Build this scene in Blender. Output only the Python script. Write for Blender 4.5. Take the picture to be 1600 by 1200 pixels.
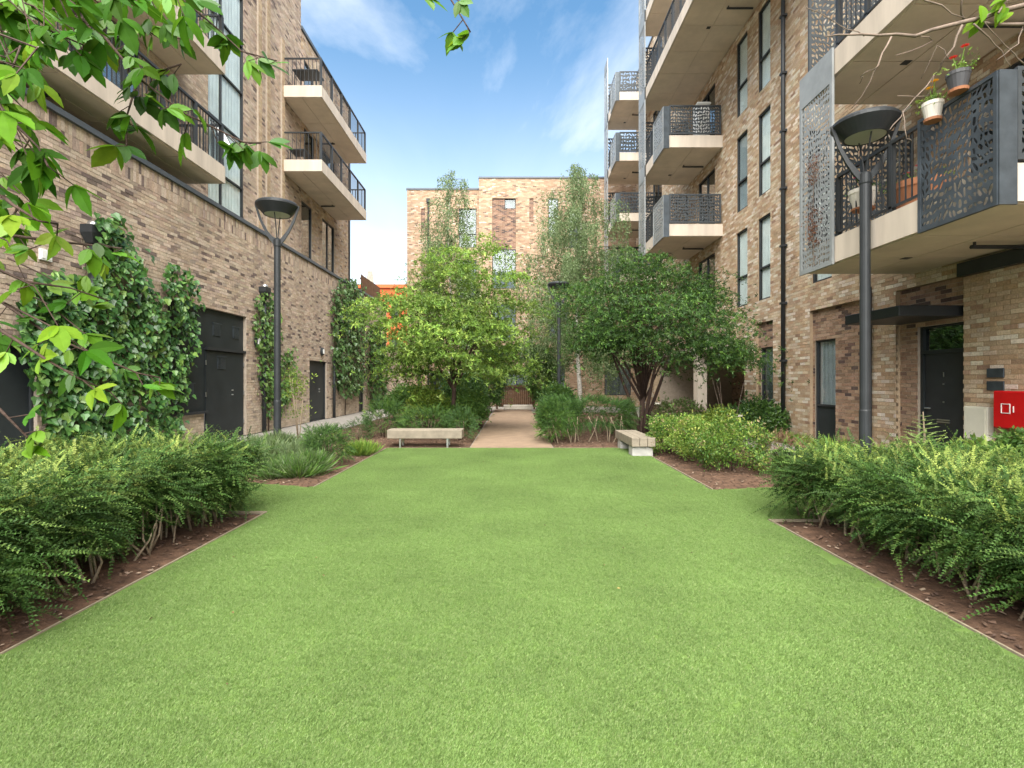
import bpy, math, random
import numpy as np
from mathutils import Vector
R = math.radians
rng = np.random.default_rng(7)
random.seed(7)
for o in list(bpy.data.objects): bpy.data.objects.remove(o)
sc = bpy.context.scene
COL = sc.collection

# ------------------------------------------------------------------ camera
CH = 1.55
cd = bpy.data.cameras.new('camera'); cd.sensor_width = 36; cd.lens = 18; cd.shift_y = -0.0031
cd.clip_start = 0.05; cd.clip_end = 2000
cam = bpy.data.objects.new('camera', cd); COL.objects.link(cam)
cam.location = (0, 0, CH); cam.rotation_euler = (R(90), 0, 0); sc.camera = cam

# ------------------------------------------------------------------ sky, sun, exposure
SUN_EL, SUN_AZ = 54, 183           # azimuth of the sun, degrees clockwise from +Y (behind the camera, left)
w = bpy.data.worlds.new('World'); sc.world = w; w.use_nodes = True
nt = w.node_tree; N = nt.nodes; L = nt.links; N.clear()
out = N.new('ShaderNodeOutputWorld'); bg = N.new('ShaderNodeBackground'); bg.inputs[1].default_value = 0.072
sky = N.new('ShaderNodeTexSky'); sky.sky_type = 'NISHITA'; sky.sun_disc = False
sky.sun_elevation = R(SUN_EL); sky.sun_rotation = R(SUN_AZ); sky.air_density = 1.0; sky.dust_density = 1.3; sky.ozone_density = 0.6
tc = N.new('ShaderNodeTexCoord'); sep = N.new('ShaderNodeSeparateXYZ'); L.new(tc.outputs['Generated'], sep.inputs[0])
def wm(op, a, b):
    n = N.new('ShaderNodeMath'); n.operation = op
    for i, v in enumerate((a, b)):
        if isinstance(v, (int, float)): n.inputs[i].default_value = v
        else: L.new(v, n.inputs[i])
    return n.outputs[0]
zc = wm('ADD', wm('MAXIMUM', sep.outputs[2], 0.0), 0.22)
comb = N.new('ShaderNodeCombineXYZ'); L.new(wm('DIVIDE', sep.outputs[0], zc), comb.inputs[0]); L.new(wm('DIVIDE', sep.outputs[1], zc), comb.inputs[1])
mp = N.new('ShaderNodeMapping'); mp.inputs['Location'].default_value = (1.35, 0.2, 0); mp.inputs['Rotation'].default_value = (0, 0, R(28)); mp.inputs['Scale'].default_value = (1.0, 0.62, 1)
L.new(comb.outputs[0], mp.inputs[0])
cn = N.new('ShaderNodeTexNoise'); cn.inputs['Scale'].default_value = 1.5; cn.inputs['Detail'].default_value = 9; cn.inputs['Roughness'].default_value = 0.58; cn.inputs['Distortion'].default_value = 0.5
L.new(mp.outputs[0], cn.inputs['Vector'])
cr = N.new('ShaderNodeValToRGB'); cr.color_ramp.elements[0].position = 0.43; cr.color_ramp.elements[1].position = 0.78
cr.color_ramp.elements[1].color = (0.85, 0.85, 0.85, 1)
L.new(cn.outputs[0], cr.inputs[0])
hz = N.new('ShaderNodeMapRange'); hz.interpolation_type = 'SMOOTHSTEP'; L.new(sep.outputs[2], hz.inputs[0]); hz.inputs[1].default_value = 0.04; hz.inputs[2].default_value = 0.6; hz.inputs[3].default_value = 0.8; hz.inputs[4].default_value = 0.0
fac = wm('MAXIMUM', cr.outputs[0], wm('MULTIPLY', hz.outputs[0], wm('ADD', wm('MULTIPLY', cn.outputs[0], 0.9), 0.5)))
mixc = N.new('ShaderNodeMixRGB'); L.new(fac, mixc.inputs[0]); tint = N.new('ShaderNodeMixRGB'); tint.blend_type = 'MULTIPLY'; tint.inputs[0].default_value = 1; L.new(sky.outputs[0], tint.inputs[1]); tint.inputs[2].default_value = (.54, .79, .84, 1); L.new(tint.outputs[0], mixc.inputs[1]); mixc.inputs[2].default_value = (5.1, 5.2, 5.3, 1)
L.new(mixc.outputs[0], bg.inputs[0]); L.new(bg.outputs[0], out.inputs[0])
sd = bpy.data.lights.new('sun', 'SUN'); sd.energy = 3.6; sd.angle = R(84); sd.color = (1, 0.94, 0.85)
sun = bpy.data.objects.new('sun', sd); COL.objects.link(sun)
_d = Vector((math.sin(R(SUN_AZ)) * math.cos(R(SUN_EL)), math.cos(R(SUN_AZ)) * math.cos(R(SUN_EL)), math.sin(R(SUN_EL))))
sun.rotation_euler = _d.to_track_quat('Z', 'Y').to_euler(); sun.location = (0, -10, 30)
sc.view_settings.view_transform = 'Standard'; sc.view_settings.look = 'None'
sc.view_settings.exposure = 2.25; sc.view_settings.gamma = 1.0; sc.view_settings.use_curve_mapping = False

# ------------------------------------------------------------------ materials
def mat(name, col=(.5, .5, .5), rough=.8, metal=0, attr=None, objcol=False, noise=0, nscale=8, bump=0, bscale=60, spec=.3, trans=0, detail=4, stretch=None, stain=0):
    m = bpy.data.materials.new(name); m.use_nodes = True
    nt = m.node_tree; N = nt.nodes; L = nt.links
    p = N['Principled BSDF']; p.inputs['Roughness'].default_value = rough; p.inputs['Metallic'].default_value = metal
    p.inputs['Specular IOR Level'].default_value = spec
    geo = N.new('ShaderNodeNewGeometry'); pos = geo.outputs['Position']
    if stretch:
        mpn = N.new('ShaderNodeMapping'); mpn.inputs['Scale'].default_value = stretch; L.new(pos, mpn.inputs[0]); pos = mpn.outputs[0]
    base = None
    if attr:
        a = N.new('ShaderNodeAttribute'); a.attribute_name = attr; base = a.outputs['Color']
    elif objcol:
        a = N.new('ShaderNodeObjectInfo'); base = a.outputs['Color']
    else:
        rgb = N.new('ShaderNodeRGB'); rgb.outputs[0].default_value = (*col, 1); base = rgb.outputs[0]
    if noise:
        n = N.new('ShaderNodeTexNoise'); n.inputs['Scale'].default_value = nscale; n.inputs['Detail'].default_value = detail; n.inputs['Roughness'].default_value = .6
        L.new(pos, n.inputs['Vector'])
        mr = N.new('ShaderNodeMapRange'); mr.inputs[1].default_value = .3; mr.inputs[2].default_value = .7; mr.inputs[3].default_value = 1 - noise; mr.inputs[4].default_value = 1 + noise
        L.new(n.outputs[0], mr.inputs[0])
        mx = N.new('ShaderNodeVectorMath'); mx.operation = 'SCALE'; L.new(base, mx.inputs[0]); L.new(mr.outputs[0], mx.inputs['Scale']); base = mx.outputs[0]
    if stain:
        mp2 = N.new('ShaderNodeMapping'); mp2.inputs['Scale'].default_value = (1.1, 1.1, .22); L.new(geo.outputs['Position'], mp2.inputs[0])
        n = N.new('ShaderNodeTexNoise'); n.inputs['Scale'].default_value = 1.3; n.inputs['Detail'].default_value = 7; n.inputs['Roughness'].default_value = .65; L.new(mp2.outputs[0], n.inputs['Vector'])
        mr = N.new('ShaderNodeMapRange'); mr.inputs[1].default_value = .32; mr.inputs[2].default_value = .68; mr.inputs[3].default_value = 1 - stain; mr.inputs[4].default_value = 1 + stain * .5; L.new(n.outputs[0], mr.inputs[0])
        mx = N.new('ShaderNodeVectorMath'); mx.operation = 'SCALE'; L.new(base, mx.inputs[0]); L.new(mr.outputs[0], mx.inputs['Scale']); base = mx.outputs[0]
    L.new(base, p.inputs['Base Color'])
    if bump:
        n = N.new('ShaderNodeTexNoise'); n.inputs['Scale'].default_value = bscale; n.inputs['Detail'].default_value = 5; L.new(pos, n.inputs['Vector'])
        b = N.new('ShaderNodeBump'); b.inputs['Strength'].default_value = bump; b.inputs['Distance'].default_value = .02
        L.new(n.outputs[0], b.inputs['Height']); L.new(b.outputs[0], p.inputs['Normal'])
    if trans:
        t = N.new('ShaderNodeBsdfTranslucent'); hs = N.new('ShaderNodeHueSaturation'); hs.inputs['Value'].default_value = 1.3; hs.inputs['Hue'].default_value = .485
        L.new(base, hs.inputs['Color']); L.new(hs.outputs[0], t.inputs[0])
        ms = N.new('ShaderNodeMixShader'); ms.inputs[0].default_value = trans
        L.new(p.outputs[0], ms.inputs[1]); L.new(t.outputs[0], ms.inputs[2]); L.new(ms.outputs[0], N['Material Output'].inputs[0])
    return m
def glass_mat(name, tint, refl, blend=.25):
    m = bpy.data.materials.new(name); m.use_nodes = True
    nt = m.node_tree; N = nt.nodes; L = nt.links; N.remove(N['Principled BSDF'])
    g = N.new('ShaderNodeBsdfGlossy'); g.inputs['Roughness'].default_value = .02; g.inputs['Color'].default_value = (.9, .95, .97, 1)
    t = N.new('ShaderNodeBsdfTransparent'); t.inputs[0].default_value = (*tint, 1)
    f = N.new('ShaderNodeLayerWeight'); f.inputs[0].default_value = blend
    mr = N.new('ShaderNodeMapRange'); mr.inputs[3].default_value = refl; mr.inputs[4].default_value = .85; L.new(f.outputs['Fresnel'], mr.inputs[0])
    ms = N.new('ShaderNodeMixShader'); L.new(mr.outputs[0], ms.inputs[0]); L.new(t.outputs[0], ms.inputs[1]); L.new(g.outputs[0], ms.inputs[2])
    L.new(ms.outputs[0], N['Material Output'].inputs[0]); return m
M = dict(
    brick=mat('brick', attr='Col', rough=.92, noise=.22, nscale=38, bump=.5, bscale=120, spec=.15, stain=.16),
    brick1=mat('brick_single', objcol=True, rough=.92, noise=.22, nscale=38, bump=.5, bscale=120, spec=.15, stain=.16),
    mortar_l=mat('mortar_left', (.36, .30, .24), .95, noise=.15, bump=.3), mortar_r=mat('mortar_right', (.40, .30, .20), .95, noise=.15, bump=.3),
    concrete=mat('concrete_fascia', (.55, .475, .395), .75, noise=.14, nscale=2.2, bump=.06, stretch=(1.6, 1.6, .22), detail=8, stain=.1),
    soffit=mat('soffit_board', (.62, .53, .43), .8, noise=.08, nscale=1.6, stain=.1),
    dark=mat('dark_metal', (.028, .031, .034), .45, noise=.15, nscale=3), darkpanel=mat('dark_panel', (.022, .027, .029), .5, noise=.25, nscale=1.5),
    greymetal=mat('zinc_metal', (.058, .070, .082), .42, metal=.3, noise=.3, nscale=3.5), silver=mat('silver_metal', (.27, .285, .29), .5, metal=.2, noise=.12, nscale=4),
    endscreen=mat('end_screen_metal', (.045, .052, .058), .5, noise=.15),
    coping=mat('coping_metal', (.085, .10, .118), .45, noise=.1),
    glass=glass_mat('window_glass', (.98, .99, .99), .09, .11), glass_clear=glass_mat('clear_glass', (.9, .93, .93), .03, .06), glass_dark=glass_mat('tinted_glass', (.45, .5, .5), .2),
    curtain=mat('curtain', (.84, .86, .85), .9, noise=.12, nscale=2), curtain_dim=mat('curtain_dim', (.15, .16, .165), .9, noise=.35, nscale=3, stretch=(3, 1, .6)), curtain_blue=mat('curtain_blue', (.34, .39, .42), .9, noise=.15, nscale=2), room=mat('room_interior', (.10, .10, .095), .9),
    white=mat('white_plastic', (.75, .75, .73), .5), cream=mat('cream_cabinet', (.62, .60, .50), .5, noise=.04), red=mat('red_paint', (.50, .008, .010), .35, noise=.08, nscale=5),
    steel=mat('steel', (.55, .55, .54), .3, metal=.9), soil=mat('soil', (.095, .054, .034), .95, noise=.5, nscale=9, bump=.8, bscale=40, detail=8),
    gravel=mat('resin_gravel', (.245, .172, .118), .9, noise=.16, nscale=3, bump=.4, bscale=220, detail=10), paving=mat('paving', (.25, .23, .205), .85, noise=.18, nscale=5, bump=.2),
    ground=mat('ground', (.25, .235, .21), .9, noise=.2, nscale=2), turf=mat('turf_base', (.10, .165, .035), .95, noise=.2, nscale=1.3, bump=.6, bscale=160),
    edging=mat('edging_timber', (.24, .20, .14), .85, noise=.2, nscale=20), bench=mat('weathered_timber', (.23, .195, .15), .8, noise=.2, nscale=6, bump=.3, bscale=50),
    bench_conc=mat('bench_concrete', (.40, .385, .36), .8, noise=.12, nscale=8, bump=.15), bark=mat('bark', (.11, .075, .055), .9, noise=.35, nscale=14, bump=.6),
    bark_red=mat('bark_red', (.055, .034, .026), .9, noise=.3, nscale=14, bump=.5), birchbark=mat('birch_bark', (.55, .52, .47), .8, noise=.4, nscale=7, stretch=(1, 1, 3)),
    twig=mat('pale_twig', (.30, .235, .165), .85, noise=.25, nscale=30), twig_grey=mat('grey_twig', (.14, .105, .082), .85, noise=.35, nscale=30),
    hedgeleaf=mat('hedge_leaf', attr='Col', rough=.55, trans=.12, spec=.2), leaf=mat('leaf', attr='Col', rough=.5, trans=.28, spec=.35), leafgloss=mat('leaf_glossy', attr='Col', rough=.38, trans=.15, spec=.5), leaf1=mat('leaf_single', objcol=True, rough=.6, trans=.42, spec=.08, noise=.1, nscale=50),
    ivy1=mat('ivy_single', objcol=True, rough=.36, trans=.15, spec=.5, noise=.1, nscale=30), grass=mat('grass_blade', attr='Col', rough=.55, trans=.25, spec=.3, noise=.17, nscale=.8, detail=8),
    mulch=mat('mulch_chip', attr='Col', rough=.95), fence=mat('fence_timber', (.13, .07, .04), .85, noise=.3, nscale=6), orange=mat('orange_brick', (.50, .11, .04), .9, noise=.15, nscale=2),
    rust=mat('rust', (.20, .07, .03), .9, noise=.3), lens=mat('lamp_lens', (.42, .45, .36), .35), pot_white=mat('pot_white', (.62, .58, .52), .5), pot_dark=mat('pot_dark', (.06, .06, .065), .5),
    terracotta=mat('terracotta', (.33, .14, .07), .8), flower=mat('flower', attr='Col', rough=.6, trans=.2), plinth=mat('pale_render', (.62, .57, .50), .85, noise=.1))

# ------------------------------------------------------------------ mesh helpers
def new_mesh(name, V, F, col=None, smooth=False):
    V = np.asarray(V, dtype=np.float32)
    me = bpy.data.meshes.new(name)
    if isinstance(F, np.ndarray):
        k = F.shape[1]; n = len(F)
        me.vertices.add(len(V)); me.vertices.foreach_set('co', V.ravel())
        me.loops.add(n * k); me.loops.foreach_set('vertex_index', F.ravel().astype(np.int32))
        me.polygons.add(n); me.polygons.foreach_set('loop_start', np.arange(0, n * k, k, dtype=np.int32))
        try: me.polygons.foreach_set('loop_total', np.full(n, k, dtype=np.int32))
        except Exception: pass
        me.update(calc_edges=True)
    else:
        me.from_pydata([tuple(v) for v in V], [], F)
    if col is not None:
        a = me.color_attributes.new('Col', 'FLOAT_COLOR', 'POINT')
        c = np.ones((len(V), 4), dtype=np.float32); c[:, :3] = col; a.data.foreach_set('color', c.ravel())
    me.polygons.foreach_set('use_smooth', np.full(len(me.polygons), bool(smooth), dtype=bool))
    me.update(); return me
WL = {}
def wloc(o):
    return WL.get(o.name, Vector((0, 0, 0))) if o else Vector((0, 0, 0))
def link(name, me, m=None, parent=None, loc=None, **kw):
    """an object whose mesh is in world coordinates (or centred, with loc = world location)"""
    o = bpy.data.objects.new(name, me); COL.objects.link(o)
    if m is not None and me is not None and not me.materials: me.materials.append(m)
    lw = Vector(loc) if loc is not None else Vector((0, 0, 0))
    if parent: o.parent = parent
    o.location = lw - wloc(parent); WL[o.name] = lw
    for k, v in kw.items(): o[k] = v
    return o
def thing(name, label, cat, loc=(0, 0, 0), group=None):
    o = bpy.data.objects.new(name, None); COL.objects.link(o); o.location = loc; o.empty_display_size = .2
    WL[o.name] = Vector(loc); return tag(o, label, cat, group)
def tag(o, label, cat, group=None):
    o['label'] = label; o['category'] = cat
    if group: o['group'] = group
    return o
def copy_tree(o, parent=None):
    c = o.copy(); COL.objects.link(c); c.parent = parent
    for ch in list(o.children): copy_tree(ch, c)
    return c
class MB:
    def __init__(s): s.v = []; s.f = []
    def add(s, V, F):
        b = len(s.v); s.v += [tuple(v) for v in V]; s.f += [tuple(i + b for i in f) for f in F]; return s
    def box(s, x0, x1, y0, y1, z0, z1):
        V = [(x0, y0, z0), (x1, y0, z0), (x1, y1, z0), (x0, y1, z0), (x0, y0, z1), (x1, y0, z1), (x1, y1, z1), (x0, y1, z1)]
        return s.add(V, [(0, 3, 2, 1), (4, 5, 6, 7), (0, 1, 5, 4), (1, 2, 6, 5), (2, 3, 7, 6), (3, 0, 4, 7)])
    def mbox(s, Mp, u0, u1, z0, z1, d0, d1):
        a = Mp(u0, z0, d0); b = Mp(u1, z1, d1)
        return s.box(min(a[0], b[0]), max(a[0], b[0]), min(a[1], b[1]), max(a[1], b[1]), min(a[2], b[2]), max(a[2], b[2]))
    def bevbox(s, x0, x1, y0, y1, z0, z1, b=.01):
        # box with chamfered vertical and top edges, by stacked rings
        def ring(i, z): return [(x0 + i + 0, y0 + b + 0, z), (x0 + b, y0 + i, z), (x1 - b, y0 + i, z), (x1 - i, y0 + b, z), (x1 - i, y1 - b, z), (x1 - b, y1 - i, z), (x0 + b, y1 - i, z), (x0 + i, y1 - b, z)]
        V = ring(b * .7, z0) + ring(0, z0 + b) + ring(0, z1 - b) + ring(b * .7, z1)
        F = [tuple(range(7, -1, -1)), tuple(range(24, 32))]
        for k in range(3):
            for i in range(8): F.append((k * 8 + i, k * 8 + (i + 1) % 8, k * 8 + 8 + (i + 1) % 8, k * 8 + 8 + i))
        return s.add(V, F)
    def tube(s, pts, rad, n=8, cap=True):
        pts = [Vector(p) for p in pts]
        if isinstance(rad, (int, float)): rad = [rad] * len(pts)
        V = []; F = []; up = None
        for i, p in enumerate(pts):
            t = (pts[min(i + 1, len(pts) - 1)] - pts[max(i - 1, 0)]).normalized()
            if up is None: up = Vector((1, 0, 0)) if abs(t.x) < .8 else Vector((0, 1, 0))
            a = (up - t * up.dot(t)).normalized(); b = t.cross(a); up = a
            for k in range(n):
                g = 2 * math.pi * k / n; V.append(p + (a * math.cos(g) + b * math.sin(g)) * rad[i])
        for i in range(len(pts) - 1):
            for k in range(n): F.append((i * n + k, i * n + (k + 1) % n, (i + 1) * n + (k + 1) % n, (i + 1) * n + k))
        if cap: F.append(tuple(range(n - 1, -1, -1))); F.append(tuple(range((len(pts) - 1) * n, len(pts) * n)))
        return s.add(V, F)
    def lathe(s, prof, c=(0, 0, 0), n=24):
        V = []; F = []
        for r, z in prof:
            for k in range(n):
                g = 2 * math.pi * k / n; V.append((c[0] + r * math.cos(g), c[1] + r * math.sin(g), c[2] + z))
        for i in range(len(prof) - 1):
            for k in range(n): F.append((i * n + k, i * n + (k + 1) % n, (i + 1) * n + (k + 1) % n, (i + 1) * n + k))
        F.append(tuple(range(n - 1, -1, -1))); F.append(tuple(range((len(prof) - 1) * n, len(prof) * n)))
        return s.add(V, F)
    def build(s, name, m, parent=None, smooth=False, **kw):
        me = bpy.data.meshes.new(name); me.from_pydata(s.v, [], s.f)
        if smooth: me.polygons.foreach_set('use_smooth', np.ones(len(me.polygons), dtype=bool))
        me.update(); return link(name, me, m, parent, **kw)

# camera-independent placing: a pixel of the 1600x1200 photograph at depth Y gives a point in the place
def P(px, py, Y): return Vector(((px - 800) / 800 * Y, Y, CH - (py - 595) / 800 * Y))
ML = lambda u, z, d: (-7.6 + d, u, z)        # left podium wall: u = Y, outward +X
MU = lambda u, z, d: (-8.5 + d, u, z)        # left upper wall
MR = lambda u, z, d: (7.5 - d, u, z)         # right wall, outward -X
MBK = lambda u, z, d: (u, 31 - d, z)         # back wall, outward -Y
MBL = lambda u, z, d: (u, 31.25 - d, z)

# ------------------------------------------------------------------ brick walls
def pick(pal, n):
    c = np.array([p[0] for p in pal]); wgt = np.array([p[1] for p in pal]); wgt = wgt / wgt.sum()
    k = rng.choice(len(pal), n, p=wgt); v = c[k] * rng.uniform(.88, 1.12, (n, 1)) * rng.uniform(.97, 1.03, (n, 3)); return v
PAL_L = [((.46, .36, .275), 5), ((.52, .42, .33), 4.5), ((.42, .32, .245), 3), ((.38, .30, .245), 2), ((.17, .13, .115), .9), ((.27, .205, .17), .9)]
PAL_R = [((.49, .365, .25), 5), ((.56, .455, .335), 4.5), ((.44, .305, .195), 3), ((.66, .58, .48), 2.2), ((.40, .275, .185), 1.5), ((.30, .20, .14), .3)]
PAL_D = [((.34, .225, .155), 5), ((.40, .28, .20), 3), ((.28, .185, .13), 3), ((.12, .085, .075), 1.3), ((.20, .13, .10), 1)]
PAL_B = [((.40, .28, .195), 5), ((.46, .345, .25), 3), ((.35, .235, .16), 3.5), ((.52, .44, .36), .6), ((.20, .14, .11), .8)]
PAL_BD = [((.26, .16, .115), 5), ((.32, .21, .15), 2), ((.15, .10, .085), 2.5), ((.10, .075, .065), 1)]
def sz(z): return round(z / .075) * .075
def wall(parent, name, Mp, u0, u1, z0, z1, ops, pal, mortar, thick=.3, soldier=None, solo=None, nsolo=300, proud=.007, low=None, label=None):
    ops = [(a, b, sz(c), sz(d)) for a, b, c, d in ops]; z0 = sz(z0); z1 = sz(z1)
    us = sorted(set([u0, u1] + [x for o in ops for x in o[:2] if u0 < x < u1])); zs = sorted(set([z0, z1] + [x for o in ops for x in o[2:] if z0 < x < z1]))
    solid = [[not any(o[0] < (us[i] + us[i + 1]) / 2 < o[1] and o[2] < (zs[j] + zs[j + 1]) / 2 < o[3] for o in ops) for j in range(len(zs) - 1)] for i in range(len(us) - 1)]
    mb = MB(); S = lambda i, j: 0 <= i < len(us) - 1 and 0 <= j < len(zs) - 1 and solid[i][j]
    for i in range(len(us) - 1):
        for j in range(len(zs) - 1):
            if not solid[i][j]: continue
            a, b, c, d = us[i], us[i + 1], zs[j], zs[j + 1]
            mb.add([Mp(a, c, 0), Mp(b, c, 0), Mp(b, d, 0), Mp(a, d, 0)], [(0, 1, 2, 3)])
            mb.add([Mp(a, c, -thick), Mp(b, c, -thick), Mp(b, d, -thick), Mp(a, d, -thick)], [(3, 2, 1, 0)])
            for ok, q in ((S(i - 1, j), ((a, c), (a, d))), (S(i + 1, j), ((b, c), (b, d))), (S(i, j - 1), ((a, c), (b, c))), (S(i, j + 1), ((a, d), (b, d)))):
                if not ok: mb.add([Mp(*q[0], 0), Mp(*q[1], 0), Mp(*q[1], -thick), Mp(*q[0], -thick)], [(0, 1, 2, 3)])
    wo = mb.build(name, mortar, parent)
    if label: wo['label'] = label
    B = []
    def row(za, zb, pitch, bl, off):
        zc = (za + zb) / 2; cuts = [o[:2] for o in ops if o[2] < zc < o[3]]
        k = 0; u = u0 - off
        while u < u1:
            segs = [(max(u, u0), min(u + bl, u1))]
            for a, b in cuts:
                segs = [t for s in segs for t in ((s[0], min(s[1], a)), (max(s[0], b), s[1])) if t[1] - t[0] > .018]
            for s in segs:
                if s[1] - s[0] > .018: B.append(((s[0] + s[1]) / 2, zc, s[1] - s[0], zb - za))
            u += pitch
    z = z0; i = 0; ztop = z1 - (soldier or 0) * .225
    while z < ztop - .03:
        row(z + .005, z + .070, .225, .215, (.1125 if i % 2 else 0) + .0); z += .075; i += 1
    for k in range(soldier or 0):
        row(ztop + k * .225 + .005, ztop + k * .225 + .22, .075, .065, 0)
    B = np.array(B); n = len(B); C = pick(pal, n)
    if low: C[B[:, 1] < low] = C[B[:, 1] < low] * .6 + np.array([.5, .42, .32]) * .4
    D = proud + rng.uniform(-.004, .005, n)
    keep = np.ones(n, bool)
    if solo:
        W = np.array([Mp(b[0], b[1], 0) for b in B]); px = 800 + 800 * W[:, 0] / np.maximum(W[:, 1], .1); py = 595 - 800 * (W[:, 2] - CH) / np.maximum(W[:, 1], .1)
        ok = np.array([W[k, 1] > 1 and solo(px[k], py[k], B[k, 0], B[k, 1]) for k in range(n)]) & (B[:, 2] > .1)
        sc_ = np.where(ok, 1 / W[:, 1] ** 3, 0); idx = np.argsort(-sc_)[:nsolo]; idx = idx[sc_[idx] > 0]
        keep[idx] = False
        ub = MB().box(-.5, .5, -.5, .5, -.5, .5); bm = bpy.data.meshes.new('brick'); bm.from_pydata(ub.v, [], ub.f); bm.materials.append(M['brick1'])
        for k in idx:
            u, zc, wd, h = B[k]; o = bpy.data.objects.new('brick', bm); COL.objects.link(o); o.parent = wo
            o.location = Mp(u, zc, D[k] / 2 - .02)
            e = Mp(1, 0, 0); o.scale = (D[k] + .04, wd, h) if abs(Mp(1, 0, 0)[1] - Mp(0, 0, 0)[1]) > .5 else (wd, D[k] + .04, h)
            o.color = (*C[k], 1)
    B = B[keep]; C = C[keep]; D = D[keep]; n = len(B)
    hu = B[:, 2] / 2; hz = B[:, 3] / 2; Q = np.zeros((n, 8, 3))
    for k, (su, s2) in enumerate(((-1, -1), (1, -1), (1, 1), (-1, 1))):
        Q[:, k, 0] = B[:, 0] + su * hu; Q[:, k, 1] = B[:, 1] + s2 * hz; Q[:, k, 2] = D
        Q[:, 4 + k] = Q[:, k]; Q[:, 4 + k, 2] = -.005
    Q = Q.reshape(-1, 3); x, y, zz = Mp(Q[:, 0], Q[:, 1], Q[:, 2]); V = np.stack([np.broadcast_to(x, len(Q)), np.broadcast_to(y, len(Q)), np.broadcast_to(zz, len(Q))], 1)
    F = np.array([(0, 1, 2, 3), (0, 4, 5, 1), (1, 5, 6, 2), (2, 6, 7, 3), (3, 7, 4, 0)])
    F = (np.arange(n)[:, None, None] * 8 + F[None]).reshape(-1, 4)
    link('brickwork', new_mesh('brickwork', V, F, np.repeat(C, 8, 0)), M['brick'], wo, kind='stuff')
    return wo
def window(parent, Mp, u0, u1, z0, z1, bars=(), vbars=(), depth=.075, back='curtain', solid_below=None, glass='glass', fw=.042, name='window', wid=None):
    z0 = sz(z0); z1 = sz(z1); mb = MB(); d1 = -depth + .05; d0 = -depth - .02
    mb.mbox(Mp, u0, u0 + fw, z0, z1, d0, d1).mbox(Mp, u1 - fw, u1, z0, z1, d0, d1).mbox(Mp, u0 + fw, u1 - fw, z0, z0 + fw, d0, d1).mbox(Mp, u0 + fw, u1 - fw, z1 - fw, z1, d0, d1)
    for b in bars: mb.mbox(Mp, u0 + fw, u1 - fw, b - fw * .6, b + fw * .6, d0, d1 - .003)
    zz = [z0] + sorted(bars) + [z1]
    for b in vbars: mb.mbox(Mp, b - fw * .5, b + fw * .5, z0 + fw, z1 - fw, d0, d1 - .006)
    f = mb.build('window', M['dark'], parent)
    ul = [u0] + sorted(vbars) + [u1]
    for i in range(len(zz) - 1):
        if solid_below and zz[i + 1] <= solid_below + .01:
            MB().mbox(Mp, u0 + fw, u1 - fw, zz[i] + fw * .5, zz[i + 1] - fw * .5, d0 + .01, d0 + .03).build('spandrel_panel', M['darkpanel'], f); continue
        for j in range(len(ul) - 1):
            MB().mbox(Mp, ul[j] + fw * .4, ul[j + 1] - fw * .4, zz[i] + fw * .4, zz[i + 1] - fw * .4, -depth, -depth + .006).build('pane', M[glass], f)
    # what stands behind the glass
    if back:
        n = max(6, int((u1 - u0) / .05)); V = []; F = []
        for i in range(n + 1):
            u = u0 + .03 + (u1 - u0 - .06) * i / n; dd = -depth - .032 + .012 * math.sin(i * 1.9 + u0)
            V += [Mp(u, z0 + .02, dd), Mp(u, z1 - .02, dd)]
            if i: F.append((2 * i - 2, 2 * i, 2 * i + 1, 2 * i - 1))
        link('curtain', new_mesh('curtain', V, F), M[back], f)
    rb = MB(); D = -depth - .8; a, b, c, d = u0 - .02, u1 + .02, z0 - .02, z1 + .02; e = -.31
    q = [Mp(a, c, e), Mp(b, c, e), Mp(b, d, e), Mp(a, d, e), Mp(a, c, D), Mp(b, c, D), Mp(b, d, D), Mp(a, d, D)]
    rb.add(q, [(0, 1, 5, 4), (1, 2, 6, 5), (2, 3, 7, 6), (3, 0, 4, 7), (4, 5, 6, 7)]); rb.build('room', M['room'], f)
    return f
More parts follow.
